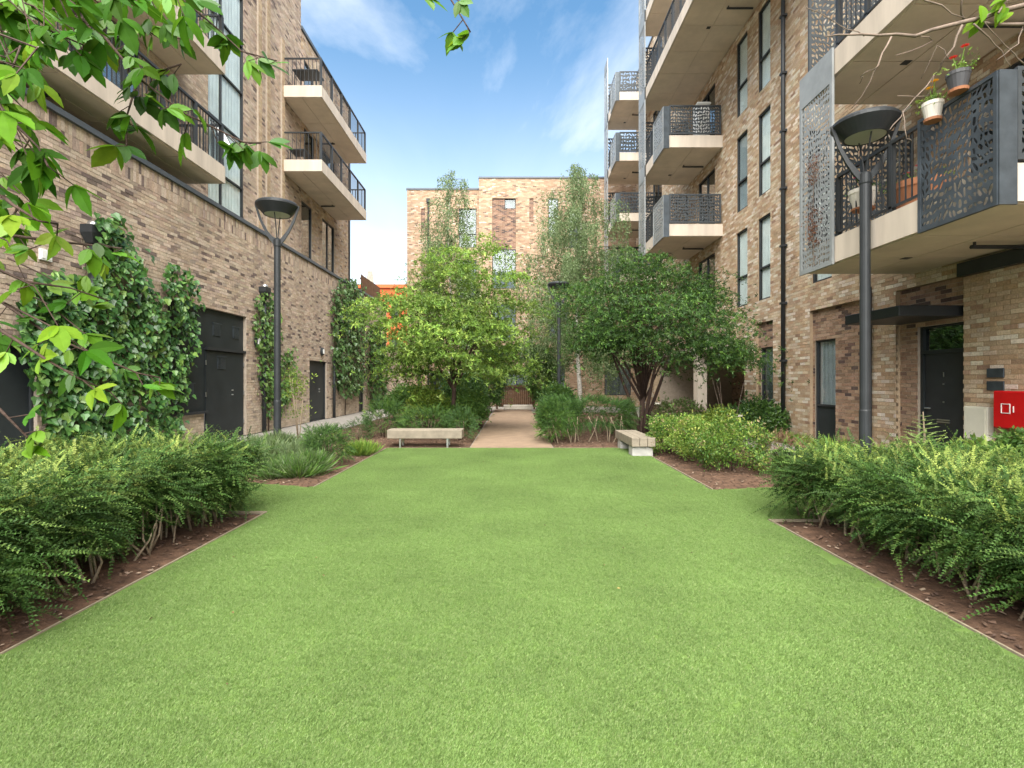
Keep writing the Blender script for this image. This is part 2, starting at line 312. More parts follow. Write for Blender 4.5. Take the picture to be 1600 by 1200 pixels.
def screen(parent, name, Mp, u0, u1, z0, z1, d, m, cu=.075, cz=.11, fr=.045, th=.006, seed=0, **kw):
    """laser-cut sheet: a jittered grid of cells, each with a leaf-shaped hole"""
    r = np.random.default_rng(seed); U0, U1, Z0, Z1 = u0 + fr, u1 - fr, z0 + fr, z1 - fr
    nu = max(2, int(round((U1 - U0) / cu))); nz = max(2, int(round((Z1 - Z0) / cz)))
    gu = np.linspace(U0, U1, nu + 1)[:, None] + np.zeros((1, nz + 1)); gz = np.linspace(Z0, Z1, nz + 1)[None] + np.zeros((nu + 1, 1))
    ju = (U1 - U0) / nu; jz = (Z1 - Z0) / nz
    gu[1:-1, 1:-1] += r.uniform(-.38, .38, (nu - 1, nz - 1)) * ju; gz[1:-1, 1:-1] += r.uniform(-.38, .38, (nu - 1, nz - 1)) * jz
    V = []; F = []
    for i in range(nu):
        for j in range(nz):
            c4 = [np.array((gu[a, b], gz[a, b])) for a, b in ((i, j), (i + 1, j), (i + 1, j + 1), (i, j + 1))]
            bd = []
            for k in range(4): bd += [c4[k] + (c4[(k + 1) % 4] - c4[k]) * t for t in (0, 1 / 3, 2 / 3)]
            cc = sum(c4) / 4; ph = 1.57 + (.5 if (i + j) % 2 else -.4) + 1.15 * math.sin(cc[0] * 5.3 + cc[1] * 2.6 + seed) + r.uniform(-.45, .45)
            ma, mi = .72 * max(ju, jz), .27 * min(ju, jz) * r.uniform(.75, 1.35); hl = []
            for b in bd:
                v = b - cc; l = np.hypot(*v); th_ = math.atan2(v[1], v[0]) - ph
                rr = 1 / math.sqrt((math.cos(th_) / ma) ** 2 + (math.sin(th_) / mi) ** 2); hl.append(cc + v / l * min(rr, .9 * l))
            k0 = len(V)
            for dd in (d, d - th): V += [Mp(*p, dd) for p in bd] + [Mp(*p, dd) for p in hl]
            for k in range(12):
                k2 = (k + 1) % 12
                F += [(k0 + k, k0 + k2, k0 + 12 + k2, k0 + 12 + k), (k0 + 24 + k2, k0 + 24 + k, k0 + 36 + k, k0 + 36 + k2), (k0 + 12 + k, k0 + 12 + k2, k0 + 36 + k2, k0 + 36 + k)]
    mb = MB(); mb.add(V, F)
    for q in ((u0, U0, z0, z1), (U1, u1, z0, z1), (U0, U1, z0, Z0), (U0, U1, Z1, z1)): mb.mbox(Mp, *q, d - .03, d + .012)
    return mb.build(name, m, parent, **kw)

# ------------------------------------------------------------------ foliage helpers
def norm(a): return a / np.maximum(np.linalg.norm(a, axis=-1, keepdims=True), 1e-9)
def basis(dirs, nrm):
    y = norm(dirs); x = norm(np.cross(y, nrm)); z = np.cross(x, y); return np.stack([x, y, z], 2)     # columns
def scatter(T, loc, B, S, col):
    """merge copies of a template (verts, faces, shade per vertex) into arrays"""
    tv, tf, ts = T; n = len(loc); m = len(tv)
    V = np.einsum('nij,mj->nmi', B * np.asarray(S).reshape(-1, 1, 1), tv) + loc[:, None, :]
    F = (np.arange(n)[:, None, None] * m + tf[None]).reshape(-1, tf.shape[1])
    C = np.repeat(col[:, None, :], m, 1) * ts[None, :, None]
    return V.reshape(-1, 3), F, C.reshape(-1, 3)
def merge(parts):
    V = []; F = []; C = []; b = 0
    for v, f, c in parts: V.append(v); F.append(f + b); C.append(c); b += len(v)
    return np.concatenate(V), np.concatenate(F), np.concatenate(C)
def foliage(name, parts, m, parent, **kw):
    V, F, C = merge(parts); return link(name, new_mesh(name, V, F, C), M[m], parent, **kw)
def diamond(wd=.5, fold=.1, mid=.42):
    return (np.array([(0, 0, 0), (-wd / 2, mid, fold), (0, 1, -.05), (wd / 2, mid, fold)]), np.array([(0, 3, 2), (0, 2, 1)]), np.ones(4))
def spray(seed, npair, ll, wd=.55, curve=.25, tip=1.25):
    """a twig of length 1 along +y with paired small leaves"""
    r = np.random.default_rng(seed); d = diamond(wd); parts = []; L_, D_, Nn = [], [], []
    for i in range(npair):
        t = .12 + .88 * i / (npair - 1)
        for s in (-1, 1):
            p = np.array((.03 * math.sin(t * 5 + seed), t, -curve * t * t)); L_.append(p)
            D_.append((s * (1 - .35 * t), .55 + r.uniform(-.2, .3), .25 + r.uniform(-.3, .3))); Nn.append((r.uniform(-.4, .4), r.uniform(-.3, .3), 1))
    n = len(L_); sh = np.repeat(np.linspace(.9, tip, npair), 2)[:n]
    V, F, C = scatter(d, np.array(L_), basis(np.array(D_), np.array(Nn)), ll * r.uniform(.75, 1.2, n) * np.repeat(np.linspace(1.1, .65, npair), 2), np.repeat(sh[:, None], 3, 1))
    # twig strip
    k = len(V); tw = [];
    for i in range(5):
        t = i / 4; tw += [(-.008 + .03 * math.sin(t * 5 + seed), t, -curve * t * t - .004), (.008 + .03 * math.sin(t * 5 + seed), t, -curve * t * t - .004)]
    tf = []
    for i in range(4): a = k + 2 * i; tf += [(a, a + 1, a + 3), (a, a + 3, a + 2)]
    return np.concatenate([V, np.array(tw)]), np.concatenate([F, np.array(tf)]), np.concatenate([C[:, 0], np.full(10, .8)])
def cluster(seed, n, ll, wd=.5, spread=1.0, flat=.5):
    """a bunch of n leaves of length ll within radius spread"""
    r = np.random.default_rng(seed); d = diamond(wd)
    p = r.normal(0, .45, (n, 3)) * np.array((spread, spread, spread * flat)); dr = p * np.array((1, 1, .5)) + r.normal(0, .35, (n, 3)) * spread; nn = r.normal(0, .45, (n, 3)) + np.array((0, 0, 1))
    V, F, C = scatter(d, p, basis(dr, nn), ll * r.uniform(.7, 1.25, n), np.ones((n, 3)) * r.uniform(.8, 1.2, (n, 1)))
    return V, F, C[:, 0]
def colours(n, pal, var=.15):
    return pick(pal, n) * rng.uniform(1 - var, 1 + var, (n, 1))
def scatter_many(tmpls, loc, B, S, col):
    k = rng.integers(0, len(tmpls), len(loc)); return [scatter(t, loc[k == i], B[k == i], np.asarray(S)[k == i], col[k == i]) for i, t in enumerate(tmpls) if (k == i).any()]
def ellipsoid_dirs(n, lower=-.5):
    v = norm(rng.normal(size=(n * 3, 3))); v = v[v[:, 2] > lower][:n]; return v
def lumpy(v, seed, amp=.16):
    a = seed * 1.7
    return 1 + amp * (np.sin(v[:, 0] * 4.1 + a) * np.cos(v[:, 1] * 3.7 + a * .6) + .7 * np.sin(v[:, 2] * 5.3 + a * 1.3 + v[:, 0] * 3))
SPR = [spray(i, 9, .115, .62) for i in range(5)]
SPR_L = [spray(20 + i, 8, .17, .5, .35) for i in range(5)]
CLU = [cluster(i, 9, .42, .55, .8, .7) for i in range(5)]
CLU_F = [cluster(40 + i, 12, .34, .45, .9, .35) for i in range(5)]
def shrub(name, label, c, rad, n, size, pal, cat='shrub', tm=None, m='leaf', stems=5, lower=-.45, out=.8, group=None, stem_m='bark', amp=.16, stemh=.55):
    t = thing(name, label, cat, (c[0], c[1], 0), group); rad = np.array(rad); c = np.array(c)
    v = ellipsoid_dirs(n, lower); n = len(v); f = lumpy(v, c[0] + c[1], amp) * rng.uniform(.45, 1.0, n) ** .5
    loc = c + v * rad * f[:, None]; dr = v * out + rng.normal(0, .45, (n, 3)) + np.array((0, 0, .25)); nn = v * .6 + rng.normal(0, .5, (n, 3)) + np.array((0, 0, .6))
    S = size * rng.uniform(.7, 1.25, n)
    foliage('foliage', scatter_many(tm or CLU, loc, basis(dr, nn), S, colours(n, pal)), m, t)
    for k in range(stems):
        a = random.uniform(0, 6.28); q = random.uniform(.1, .55); mb = MB()
        e = Vector((c[0] + math.cos(a) * rad[0] * q, c[1] + math.sin(a) * rad[1] * q, c[2] + rad[2] * .25)); b = Vector((c[0] + math.cos(a) * rad[0] * q * .35, c[1] + math.sin(a) * rad[1] * q * .35, -.02))
        mb.tube([b, b.lerp(e, .5) + Vector((random.uniform(-.05, .05), random.uniform(-.05, .05), .03)), e], [.016, .012, .007], 5); mb.build('stem', M[stem_m], t, smooth=True)
    return t
G_DK = [((.030, .075, .018), 4), ((.045, .10, .022), 4), ((.065, .13, .03), 2)]
G_MID = [((.055, .125, .022), 4), ((.08, .165, .03), 4), ((.12, .21, .04), 2)]
G_LT = [((.10, .19, .03), 4), ((.15, .25, .04), 4), ((.21, .30, .05), 3)]
G_YEL = [((.17, .25, .035), 4), ((.24, .31, .05), 3), ((.10, .19, .03), 3)]
G_GREY = [((.11, .16, .07), 4), ((.15, .20, .09), 3), ((.09, .14, .045), 3)]

# ================================================================== THE SETTING
def sheet(name, poly, z, m, **kw):
    return link(name, new_mesh(name, [(x, y, z) for x, y in poly], [tuple(range(len(poly)))]), M[m], None, kind='structure', **kw)
sheet('ground', [(-300, -60), (300, -60), (300, 500), (-300, 500)], -.03, 'ground')
LAWN = [(-2.88, -4), (2.85, -4), (2.85, 5.72), (5.45, 5.82), (5.45, 7.75), (2.83, 7.28), (2.85, 11.8), (-2.88, 11.8), (-2.88, 7.43), (-5.4, 8.25), (-5.4, 6.1), (-2.9, 6.05)]
sheet('lawn', LAWN, .0, 'turf')
sheet('garden_path', [(-.97, 11.83), (.95, 11.83), (1.0, 27.6), (-.92, 27.6)], .004, 'gravel')
sheet('paving_left', [(-7.58, -5), (-5.5, -5), (-5.5, 31), (-7.58, 31)], -.012, 'paving')
sheet('paving_right', [(5.55, -5), (6.75, -5), (6.75, 16.2), (5.55, 16.2)], -.012, 'paving')
sheet('paving_back', [(-5.5, 25.2), (5.6, 25.2), (5.6, 31), (-5.5, 31)], -.016, 'paving')
def soil(name, poly, shear=0):
    # slightly mounded bed: a fine grid clipped to the polygon's box
    xs = [p[0] for p in poly]; ys = [p[1] for p in poly]; x0, x1, y0, y1 = min(xs), max(xs), min(ys), max(ys)
    nx = max(2, int((x1 - x0) / .12)); ny = max(2, int((y1 - y0) / .12)); gx, gy = np.meshgrid(np.linspace(x0, x1, nx + 1), np.linspace(y0, y1, ny + 1), indexing='ij')
    gsh = np.clip((x1 - gx) * shear if shear > 0 else (gx - x0) * -shear, 0, 3); gyo = gy + gsh * (y1 - gy) / (y1 - y0)
    e = np.minimum(np.minimum(gx - x0, x1 - gx), np.minimum(gy - y0, y1 - gy)); z = -.022 + .05 * np.clip(e / .5, 0, 1) + rng.uniform(-.008, .008, gx.shape) * (e > .05)
    V = np.stack([gx, gyo, z], 2).reshape(-1, 3); i, j = np.meshgrid(np.arange(nx), np.arange(ny), indexing='ij'); a = (i * (ny + 1) + j).ravel()
    link(name, new_mesh(name, V, np.stack([a, a + ny + 1, a + ny + 2, a + 1], 1), smooth=True), M['soil'], None, kind='structure')
    n = int((x1 - x0) * (y1 - y0) * 170); loc = np.stack([rng.uniform(x0 + .04, x1 - .04, n), rng.uniform(y0 + .04, y1 - .04, n), np.zeros(n)], 1)
    ee = np.minimum(np.minimum(loc[:, 0] - x0, x1 - loc[:, 0]), np.minimum(loc[:, 1] - y0, y1 - loc[:, 1])); loc[:, 2] = -.012 + .05 * np.clip(ee / .5, 0, 1)
    loc[:, 1] += np.clip((x1 - loc[:, 0]) * shear if shear > 0 else (loc[:, 0] - x0) * -shear, 0, 3) * (y1 - loc[:, 1]) / (y1 - y0)
    chip = (np.array([(-.5, -1, 0), (.5, -1, .2), (.4, 1, 0), (-.4, .9, .2), (0, 0, .5)], float), np.array([(0, 1, 4), (1, 2, 4), (2, 3, 4), (3, 0, 4)]), np.ones(5))
    a = rng.uniform(0, 6.28, n); dr = np.stack([np.cos(a), np.sin(a), rng.uniform(-.2, .4, n)], 1); nn = np.array((0, 0, 1.)) + rng.normal(0, .3, (n, 3))
    o = foliage('bark_mulch', [scatter(chip, loc, basis(dr, nn), rng.uniform(.008, .026, n), pick([((.13, .08, .055), 4), ((.08, .05, .036), 4), ((.26, .19, .14), 1.0)], n))], 'mulch', None, kind='stuff')
    o['label'] = 'brown bark chips strewn over the ' + name.replace('_', ' '); o['category'] = 'mulch'
soil('hedge_bed_left', [(-5.45, -4), (-2.91, 6.02)]); soil('hedge_bed_right', [(2.88, -4), (5.45, 5.7)])
soil('flower_bed_left', [(-5.45, 7.47), (-2.91, 11.77)], .325); soil('flower_bed_right', [(2.88, 7.31), (5.45, 11.77)], -.185)
soil('shrub_bed_left', [(-5.45, 11.83), (-1.0, 25)]); soil('shrub_bed_right', [(.98, 11.83), (5.5, 25)])
soil('wall_bed_right', [(6.78, -4), (7.47, 16.2)])
ed = MB()
for x, ya, yb in ((-2.895, -4, 6.04), (2.865, -4, 5.71), (-2.895, 7.47, 11.8), (2.865, 7.32, 11.8)): ed.box(x - .007, x + .007, ya, yb, -.02, .010)
ed.box(-5.4, -2.9, 6.045, 6.058, -.02, .010).box(2.87, 5.4, 5.695, 5.709, -.02, .010).box(-2.88, -.98, 11.805, 11.819, -.02, .008).box(.96, 2.85, 11.805, 11.819, -.02, .008)
o = ed.build('lawn_edging', M['edging']); o['kind'] = 'structure'

# ---- turf: blades of artificial grass, instanced by geometry nodes over the lawn
def turf():
    nb = 1150; ps = .16; r = np.random.default_rng(3)
    p = np.stack([r.uniform(-ps / 2, ps / 2, nb), r.uniform(-ps / 2, ps / 2, nb), np.zeros(nb)], 1)
    a = r.uniform(0, 6.28, nb); lean = r.uniform(.25, 1.15, nb); h = r.uniform(.008, .016, nb)
    dr = np.stack([np.cos(a) * lean, np.sin(a) * lean, np.ones(nb)], 1); dr = norm(dr); sd_ = np.stack([-np.sin(a), np.cos(a), np.zeros(nb)], 1) * .0009
    tv = np.stack([p - sd_, p + sd_, p + dr * h[:, None] * .6 + sd_ * .8, p + dr * h[:, None] + np.stack([np.cos(a), np.sin(a), -np.zeros(nb)], 1) * .003], 1).reshape(-1, 3)
    tf = (np.arange(nb)[:, None, None] * 4 + np.array([(0, 1, 2), (0, 2, 3)])[None]).reshape(-1, 3)
    c = pick([((.158, .252, .068), 5), ((.198, .295, .09), 4), ((.10, .178, .04), 4.5), ((.27, .325, .145), 1.0)], nb); c = np.repeat(c, 4, 0)
    # points: jittered grid inside the lawn polygon
    g = .115; X, Y = np.meshgrid(np.arange(-5.4, 5.45, g), np.arange(-.5, 11.8, g)); X = X.ravel() + r.uniform(-.03, .03, X.size); Y = Y.ravel() + r.uniform(-.03, .03, Y.size)
    ins = np.zeros(len(X), bool); q = LAWN
    for i in range(len(q)):
        (xa, ya), (xb, yb) = q[i], q[i - 1]; cond = (ya > Y) != (yb > Y); xi = (xb - xa) * (Y - ya) / ((yb - ya) if yb != ya else 1e-9) + xa; ins ^= cond & (X < xi)
    for dx, dy in ((.07, 0), (-.07, 0), (0, .07), (0, -.07)):
        I2 = np.zeros(len(X), bool)
        for i in range(len(q)):
            (xa, ya), (xb, yb) = q[i], q[i - 1]; cond = (ya > Y + dy) != (yb > Y + dy); xi = (xb - xa) * (Y + dy - ya) / ((yb - ya) if yb != ya else 1e-9) + xa; I2 ^= cond & (X + dx < xi)
        ins &= I2
    pts = np.stack([X[ins], Y[ins], np.full(ins.sum(), .002)], 1)
    V = np.concatenate([tv, pts]); me = new_mesh('artificial_grass', V, tf, np.concatenate([c, np.ones((len(pts), 3))]))
    at = me.attributes.new('is_point', 'FLOAT', 'POINT'); at.data.foreach_set('value', np.concatenate([np.zeros(len(tv)), np.ones(len(pts))]).astype(np.float32))
    o = link('artificial_grass', me, M['grass'], None, kind='stuff'); o['label'] = 'short bright green artificial grass covering the lawn'; o['category'] = 'grass'
    ng = bpy.data.node_groups.new('turf', 'GeometryNodeTree'); ng.interface.new_socket('Geometry', in_out='INPUT', socket_type='NodeSocketGeometry'); ng.interface.new_socket('Geometry', in_out='OUTPUT', socket_type='NodeSocketGeometry')
    n = ng.nodes; l = ng.links; gi = n.new('NodeGroupInput'); go = n.new('NodeGroupOutput')
    na = n.new('GeometryNodeInputNamedAttribute'); na.data_type = 'FLOAT'; na.inputs[0].default_value = 'is_point'
    sg = n.new('GeometryNodeSeparateGeometry'); sg.domain = 'POINT'; l.new(gi.outputs[0], sg.inputs[0]); l.new(na.outputs[0], sg.inputs[1])
    ip = n.new('GeometryNodeInstanceOnPoints'); l.new(sg.outputs[0], ip.inputs['Points']); l.new(sg.outputs[1], ip.inputs['Instance'])
    rv = n.new('FunctionNodeRandomValue'); rv.data_type = 'FLOAT_VECTOR'; rv.inputs[0].default_value = (0, 0, 0); rv.inputs[1].default_value = (0, 0, 6.283); l.new(rv.outputs[0], ip.inputs['Rotation'])
    l.new(ip.outputs[0], go.inputs[0])
    md = o.modifiers.new('turf', 'NODES'); md.node_group = ng
turf()

# ================================================================== RIGHT BUILDING
rb = thing('apartment_building', 'tall buff brick apartment block on the right with perforated metal balconies', 'building', (7.5, 10, 0))
FL = [0, 3.97, 7.12, 10.27, 13.42, 16.57]
ops = [(11.0, 12.9, -.1, 3.3), (8.5, 10.0, -.1, 3.3), (14.7, 15.75, -.1, 3.3), (16.5, 27.0, -.1, 2.92)]
wins = []
for k in range(1, 5): wins += [(14.85, 15.6, FL[k], FL[k] + 2.48), (16.3, 17.1, FL[k], FL[k] + 2.48)]
wins += [(12.0, 12.8, FL[1] - .03, FL[1] + 2.48)]
for k in range(1, 5): wins += [(18.9, 20.6, FL[k] + .05, FL[k] + 2.3)]
for k in range(1, 3): wins += [(6.1, 8.4, FL[k] + .05, FL[k] + 2.35)]
for k in range(2, 6): wins += [(25.6, 27.3, FL[k] + .05, FL[k] + 2.3)]
wr = wall(rb, 'wall', MR, -4, 30.9, 0, 19.8, ops + wins, PAL_R, M['mortar_r'],
     solo=lambda px, py, u, z: px > 1506 and px < 1598 and 435 < py < 715 or (1230 < px < 1400 and 430 < py < 690 and not 1265 < px < 1345 and u < 13.9))
# recessed darker panels
MRp = lambda u, z, d: (7.5 - d + .09, u, z)
wall(rb, 'recessed_panel', MRp, 11.0, 12.9, 0, 3.3, [(12.0, 12.82, 0, 2.57)], PAL_D, M['mortar_l'], thick=.2, solo=lambda px, py, u, z: 1262 < px < 1345 and py < 690, nsolo=120, label='browner recessed brick panel beside the ground floor window')
wall(rb, 'recessed_panel', MRp, 8.5, 10.0, 0, 3.3, [(8.56, 9.58, 0, 2.57)], PAL_D, M['mortar_l'], thick=.2, solo=lambda px, py, u, z: 1400 < px < 1500 and py < 700, nsolo=60, label='browner recessed brick panel round the front door')
wall(rb, 'recessed_panel', MRp, 14.7, 15.75, 0, 3.3, [(14.85, 15.6, 0, 2.57)], PAL_D, M['mortar_l'], thick=.2)
window(rb, MRp, 12.0, 12.82, .05, 2.57, bars=[.95], solid_below=.95, back='curtain_blue')
window(rb, MRp, 14.85, 15.6, .05, 2.57, bars=[.95], solid_below=.95, back='curtain_blue')
for q in wins:
    nb = q[1] - q[0] > 1.2
    if nb: window(rb, MR, *q, vbars=[(q[0] + q[1]) / 2], back=None, glass='glass_dark')
    else: window(rb, MR, *q, bars=[q[2] + .98], back=random.choice(['curtain', 'curtain', 'curtain_blue']), glass='glass_clear')
# front door
dr = MB().mbox(MRp, 8.62, 9.52, .02, 2.04, -.14, -.09).build('door', M['dark'], rb)
mb = MB(); mb.mbox(MRp, 8.56, 8.62, 0, 2.57, -.16, -.05).mbox(MRp, 9.52, 9.58, 0, 2.57, -.16, -.05).mbox(MRp, 8.62, 9.52, 2.04, 2.11, -.16, -.05).mbox(MRp, 8.62, 9.52, 2.52, 2.57, -.16, -.05).build('door_frame', M['darkpanel'], dr)
MB().mbox(MRp, 8.62, 9.52, 2.11, 2.52, -.12, -.11).build('fanlight_pane', M['glass_dark'], dr)
MB().mbox(MRp, 8.5, 9.6, 0, 2.6, -.5, -.4).build('hall', M['room'], dr)
MB().mbox(MRp, 8.98, 9.24, .84, .865, -.09, -.075).mbox(MRp, 8.98, 9.24, .80, .825, -.09, -.075).build('letter_plate', M['steel'], dr)
MB().tube([MRp(9.45, 1.05, -.09), MRp(9.45, 1.05, -.03), MRp(9.33, 1.05, -.03)], .012, 6).build('handle', M['steel'], dr)
for zz in (1.16, 1.48): MB().mbox(MRp, 9.095, 9.12, zz, zz + .025, -.09, -.08).build('spyhole', M['steel'], dr)
MB().mbox(MRp, 9.1, 9.112, 1.62, 1.7, -.09, -.082).build('door_number', M['steel'], dr)
MB().mbox(MR, 8.45, 9.75, -.02, .03, -.06, .28).build('door_step', M['plinth'], rb)
MB().bevbox(6.5, 7.62, 8.6, 10.0, 2.64, 2.82, .012).build('door_canopy', M['dark'], rb)
MB().mbox(MR, 2, 8.5, 3.27, 3.49, .011, .12).build('steel_beam', M['dark'], rb)
# undercroft: ceiling, back wall, floor beam, column
MB().mbox(MR, 16.5, 27, 2.925, 3.12, -4.4, -.002).build('undercroft_ceiling', M['soffit'], rb)
MUc = lambda u, z, d: (11.6 - d, u, z)
wall(rb, 'undercroft_wall', MUc, 15.8, 27.8, 0, 3.0, [], PAL_D, M['mortar_l'])
MB().box(7.79, 11.6, 16.2, 16.48, 0, 2.92).build('undercroft_side', M['mortar_l'], rb); MB().box(7.79, 11.6, 27.02, 27.3, 0, 2.92).build('undercroft_side', M['mortar_l'], rb)
MB().mbox(MR, 16.48, 27.0, 2.75, 2.92, -.25, .015).build('lintel', M['concrete'], rb)
MB().mbox(MR, 20.75, 21.2, 0, 2.75, -.4, -.02).build('column', M['concrete'], rb)
MB().box(8.7, 22, -4, 16.1, -.1, 19.6).box(8.7, 22, 16.1, 30.9, 3.25, 19.6).build('light_block_core', M['room'], rb)  # unseen solid body behind the walls, added to block light
MB().mbox(MR, -4, 31, 19.8, 19.9, -14, .06).build('parapet', M['coping'], rb)
# downpipe
dp = MB().tube([MR(14.0, 0, .09), MR(14.0, 19.7, .09)], .055, 8).build('downpipe', M['dark'], rb, smooth=True)
for k in range(12): MB().mbox(MR, 13.92, 14.08, .5 + k * 1.57, .56 + k * 1.57, .012, .15).build('bracket', M['dark'], dp)
dp2 = MB().tube([MR(10.62, 0, .07), MR(10.62, 3.5, .07)], .03, 8).build('downpipe', M['dark'], rb)
def bars_between(parent, a, b, z0, z1, step, m, w=.008):
    a = Vector(a); b = Vector(b); L_ = (b - a).length; n = int(L_ / step); bm = None
    for k in range(1, n):
        p = a.lerp(b, k / n)
        if bm is None:
            q = MB().box(-w, w, -w, w, z0, z1); bm = bpy.data.meshes.new('baluster'); bm.from_pydata(q.v, [], q.f); bm.materials.append(m)
        link('baluster', bm, None, parent, (p.x, p.y, 0))
def soffit_panels(parent, xa, xb, y0, y1, z, nx, ny):
    for i in range(nx):
        for j in range(ny):
            a = xa + (xb - xa) * i / nx + .012; b = xa + (xb - xa) * (i + 1) / nx - .012; c = y0 + (y1 - y0) * j / ny + .012; d = y0 + (y1 - y0) * (j + 1) / ny - .012
            MB().box(min(a, b), max(a, b), c, d, z - .012, z + .02).build('soffit_panel', M['soffit'], parent)
XO = 5.43
def balcony_r(y0, y1, zb, sd, top_screen=True, near_w=1.1, mid=True, silver='silver', cell=(.07, .105), lab=None):
    b = MB().box(XO, 7.49, y0, y1, zb + .015, zb + .44).build('balcony', M['concrete'], rb)
    if lab: b['label'] = lab
    soffit_panels(b, XO + .05, 7.44, y0 + .05, y1 - .05, zb + .012, 2, max(2, int((y1 - y0) / 1.2)))
    MX = lambda u, z, d: (XO - d, u, z); MN = lambda u, z, d: (u, y0 - d, z); MF = lambda u, z, d: (u, y1 - .08 - d, z)
    zr = zb + .44
    screen(b, 'side_screen', MX, y0 - .01, y0 + near_w, zb - .03, zb + 1.46, .05, M['greymetal' if silver == 'silver' and y0 < 10 else silver], *cell, seed=sd)
    if top_screen: screen(b, 'tall_screen', MX, y1 - .95, y1 + .02, zb - .02, zb + 3.12, .045, M[silver], *cell, seed=sd + 1, fr=.07); MB().box(XO - .055, XO - .02, y1 - .95, y1 + .02, zb + 3.12, zb + 3.62).build('top_plate', M[silver], b)
    screen(b, 'end_screen', MN, XO + .16, 7.42, zr + .03, zr + 1.06, .012, M['endscreen'], *cell, seed=sd + 2)
    screen(b, 'far_screen', MF, XO + .06, 7.42, zr + .03, zr + 2.2, .0, M['endscreen'], *cell, seed=sd + 3)
    MB().box(XO - .05, XO + .15, y0 - .03, y0 - .008, zb - .03, zb + 1.46).build('corner_plate', M['greymetal'], b)
    MB().box(XO + .02, XO + .07, y0 + near_w, y1 - .95, zr + .98, zr + 1.03).build('handrail', M['dark'], b)
    MB().box(XO + .02, XO + .06, y0 + near_w, y1 - .95, zr + .06, zr + .09).build('bottom_rail', M['dark'], b)
    n = max(2, int((y1 - y0 - near_w - .95) / .9) + 1)
    for k in range(n + 1):
        y = y0 + near_w + (y1 - .95 - y0 - near_w) * k / n; MB().box(XO + .02, XO + .09, y - .03, y + .03, zr, zr + .98).build('post', M['dark'], b)
    bars_between(b, (XO + .045, y0 + near_w, 0), (XO + .045, y1 - .95, 0), zr + .09, zr + .98, .11, M['dark'])
    ym = y0 + (y1 - y0) * .42
    MB().tube([(6.55, ym, zb - .07), (7.35, ym, zb - .07)], .03, 6).tube([(6.6, ym, zb - .07), (6.6, ym, zb)], .02, 6).build('soffit_light', M['dark'], b)
    MB().box(6.3, 6.42, ym + .9, ym + 1.02, zb - .006, zb).build('vent', M['dark'], b)
    return b
balcony_r(5.68, 9.55, 3.53, 1, lab='lowest near balcony with potted plants on its zinc screen')
balcony_r(5.68, 9.55, 6.69, 5, near_w=.8, top_screen=False)
for k, zb in enumerate((6.69, 9.84)): balcony_r(18.2, 21.7, zb, 10 + 4 * k, near_w=1.3, cell=(.085, .12))
balcony_r(11.2, 21.7, 12.98, 30, near_w=1.3, cell=(.09, .13)); balcony_r(17.6, 21.7, 16.13, 34, near_w=1.3, cell=(.09, .13))
for k, zb in enumerate((6.69, 9.84, 12.98, 16.13)): balcony_r(26.6, 29.8, zb, 40 + 4 * k, near_w=1.3, cell=(.15, .2))
# rust blooms on the tall screen: thin irregular corrosion plates fixed in the pattern
# small fittings on the wall near the door
fc = thing('fire_inlet_cabinet', 'bright red metal fire inlet cabinet on the brick wall by the door', 'cabinet', (7.4, 7.6, 1.0))
MB().bevbox(7.30, 7.488, 6.85, 7.78, .84, 1.40, .02).build('body', M['red'], fc)
pb = MB(); yy = 7.57
for q in ((-.07, .07, .062, .072), (-.07, .07, -.072, -.062), (-.07, -.06, -.062, .062), (.06, .07, -.062, .062)): pb.box(7.292, 7.2995, yy + q[0], yy + q[1], 1.14 + q[2], 1.14 + q[3])
pb.build('window_trim', M['white'], fc); MB().box(7.292, 7.2995, yy - .125, yy - .113, 1.09, 1.18).build('latch', M['white'], fc)
mc = thing('meter_cabinet', 'cream meter cabinet fixed low between front door and red cabinet', 'cabinet', (7.4, 8.2, .6))
MB().bevbox(7.38, 7.488, 7.95, 8.37, .60, 1.14, .01).build('body', M['cream'], mc); MB().box(7.365, 7.3795, 7.98, 8.34, .63, 1.11).build('cabinet_door', M['cream'], mc)
for zz, lb in ((1.60, 'upper of two small grey metal plaques above the red cabinet'), (1.40, 'lower of two small grey metal plaques above the red cabinet')):
    tag(MB().bevbox(7.468, 7.488, 7.78, 8.06, zz, zz + .145, .004).build('plaque', M['greymetal']), lb, 'plaque')

# ================================================================== LEFT BUILDING
lb = thing('apartment_building', 'brown brick building on the left with long blank podium wall and concrete balconies', 'building', (-7.6, 14, 0))
lops = [(4.8, 8.2, -.1, 2.1), (11.3, 14.65, -.1, 3.37), (19.2, 21.0, -.1, 2.35), (25.4, 26.3, -.1, 2.1)]
IVY1 = [(15, 470), (40, 425), (95, 432), (128, 440), (132, 345), (165, 330), (205, 385), (212, 440), (240, 460), (252, 412), (283, 420), (302, 470), (292, 530), (282, 600), (270, 670), (250, 700), (60, 712), (58, 620), (20, 560)]
def inpoly(px, py, q):
    r = False
    for i in range(len(q)):
        (xa, ya), (xb, yb) = q[i], q[i - 1]
        if (ya > py) != (yb > py) and px < (xb - xa) * (py - ya) / (yb - ya) + xa: r = not r
    return r
wall(lb, 'podium_wall', ML, -3, 31, 0, 6.0, lops, PAL_L, M['mortar_l'], soldier=2, low=.75,
     solo=lambda px, py, u, z: 60 < px < 420 and py > 150 and py < 600 and not inpoly(px, py, IVY1) and not (px < 125 and py < 330) and not (px < 170 and py > 370))
wall(lb, 'garden_end_wall', lambda u, z, d: (u, 31.1 - d, z), -7.9, -6.42, 0, 3.6, [], PAL_L, M['mortar_l'])
MB().mbox(ML, -3, 31, 6.0, 6.1, -.35, .07).build('coping', M['coping'], lb)
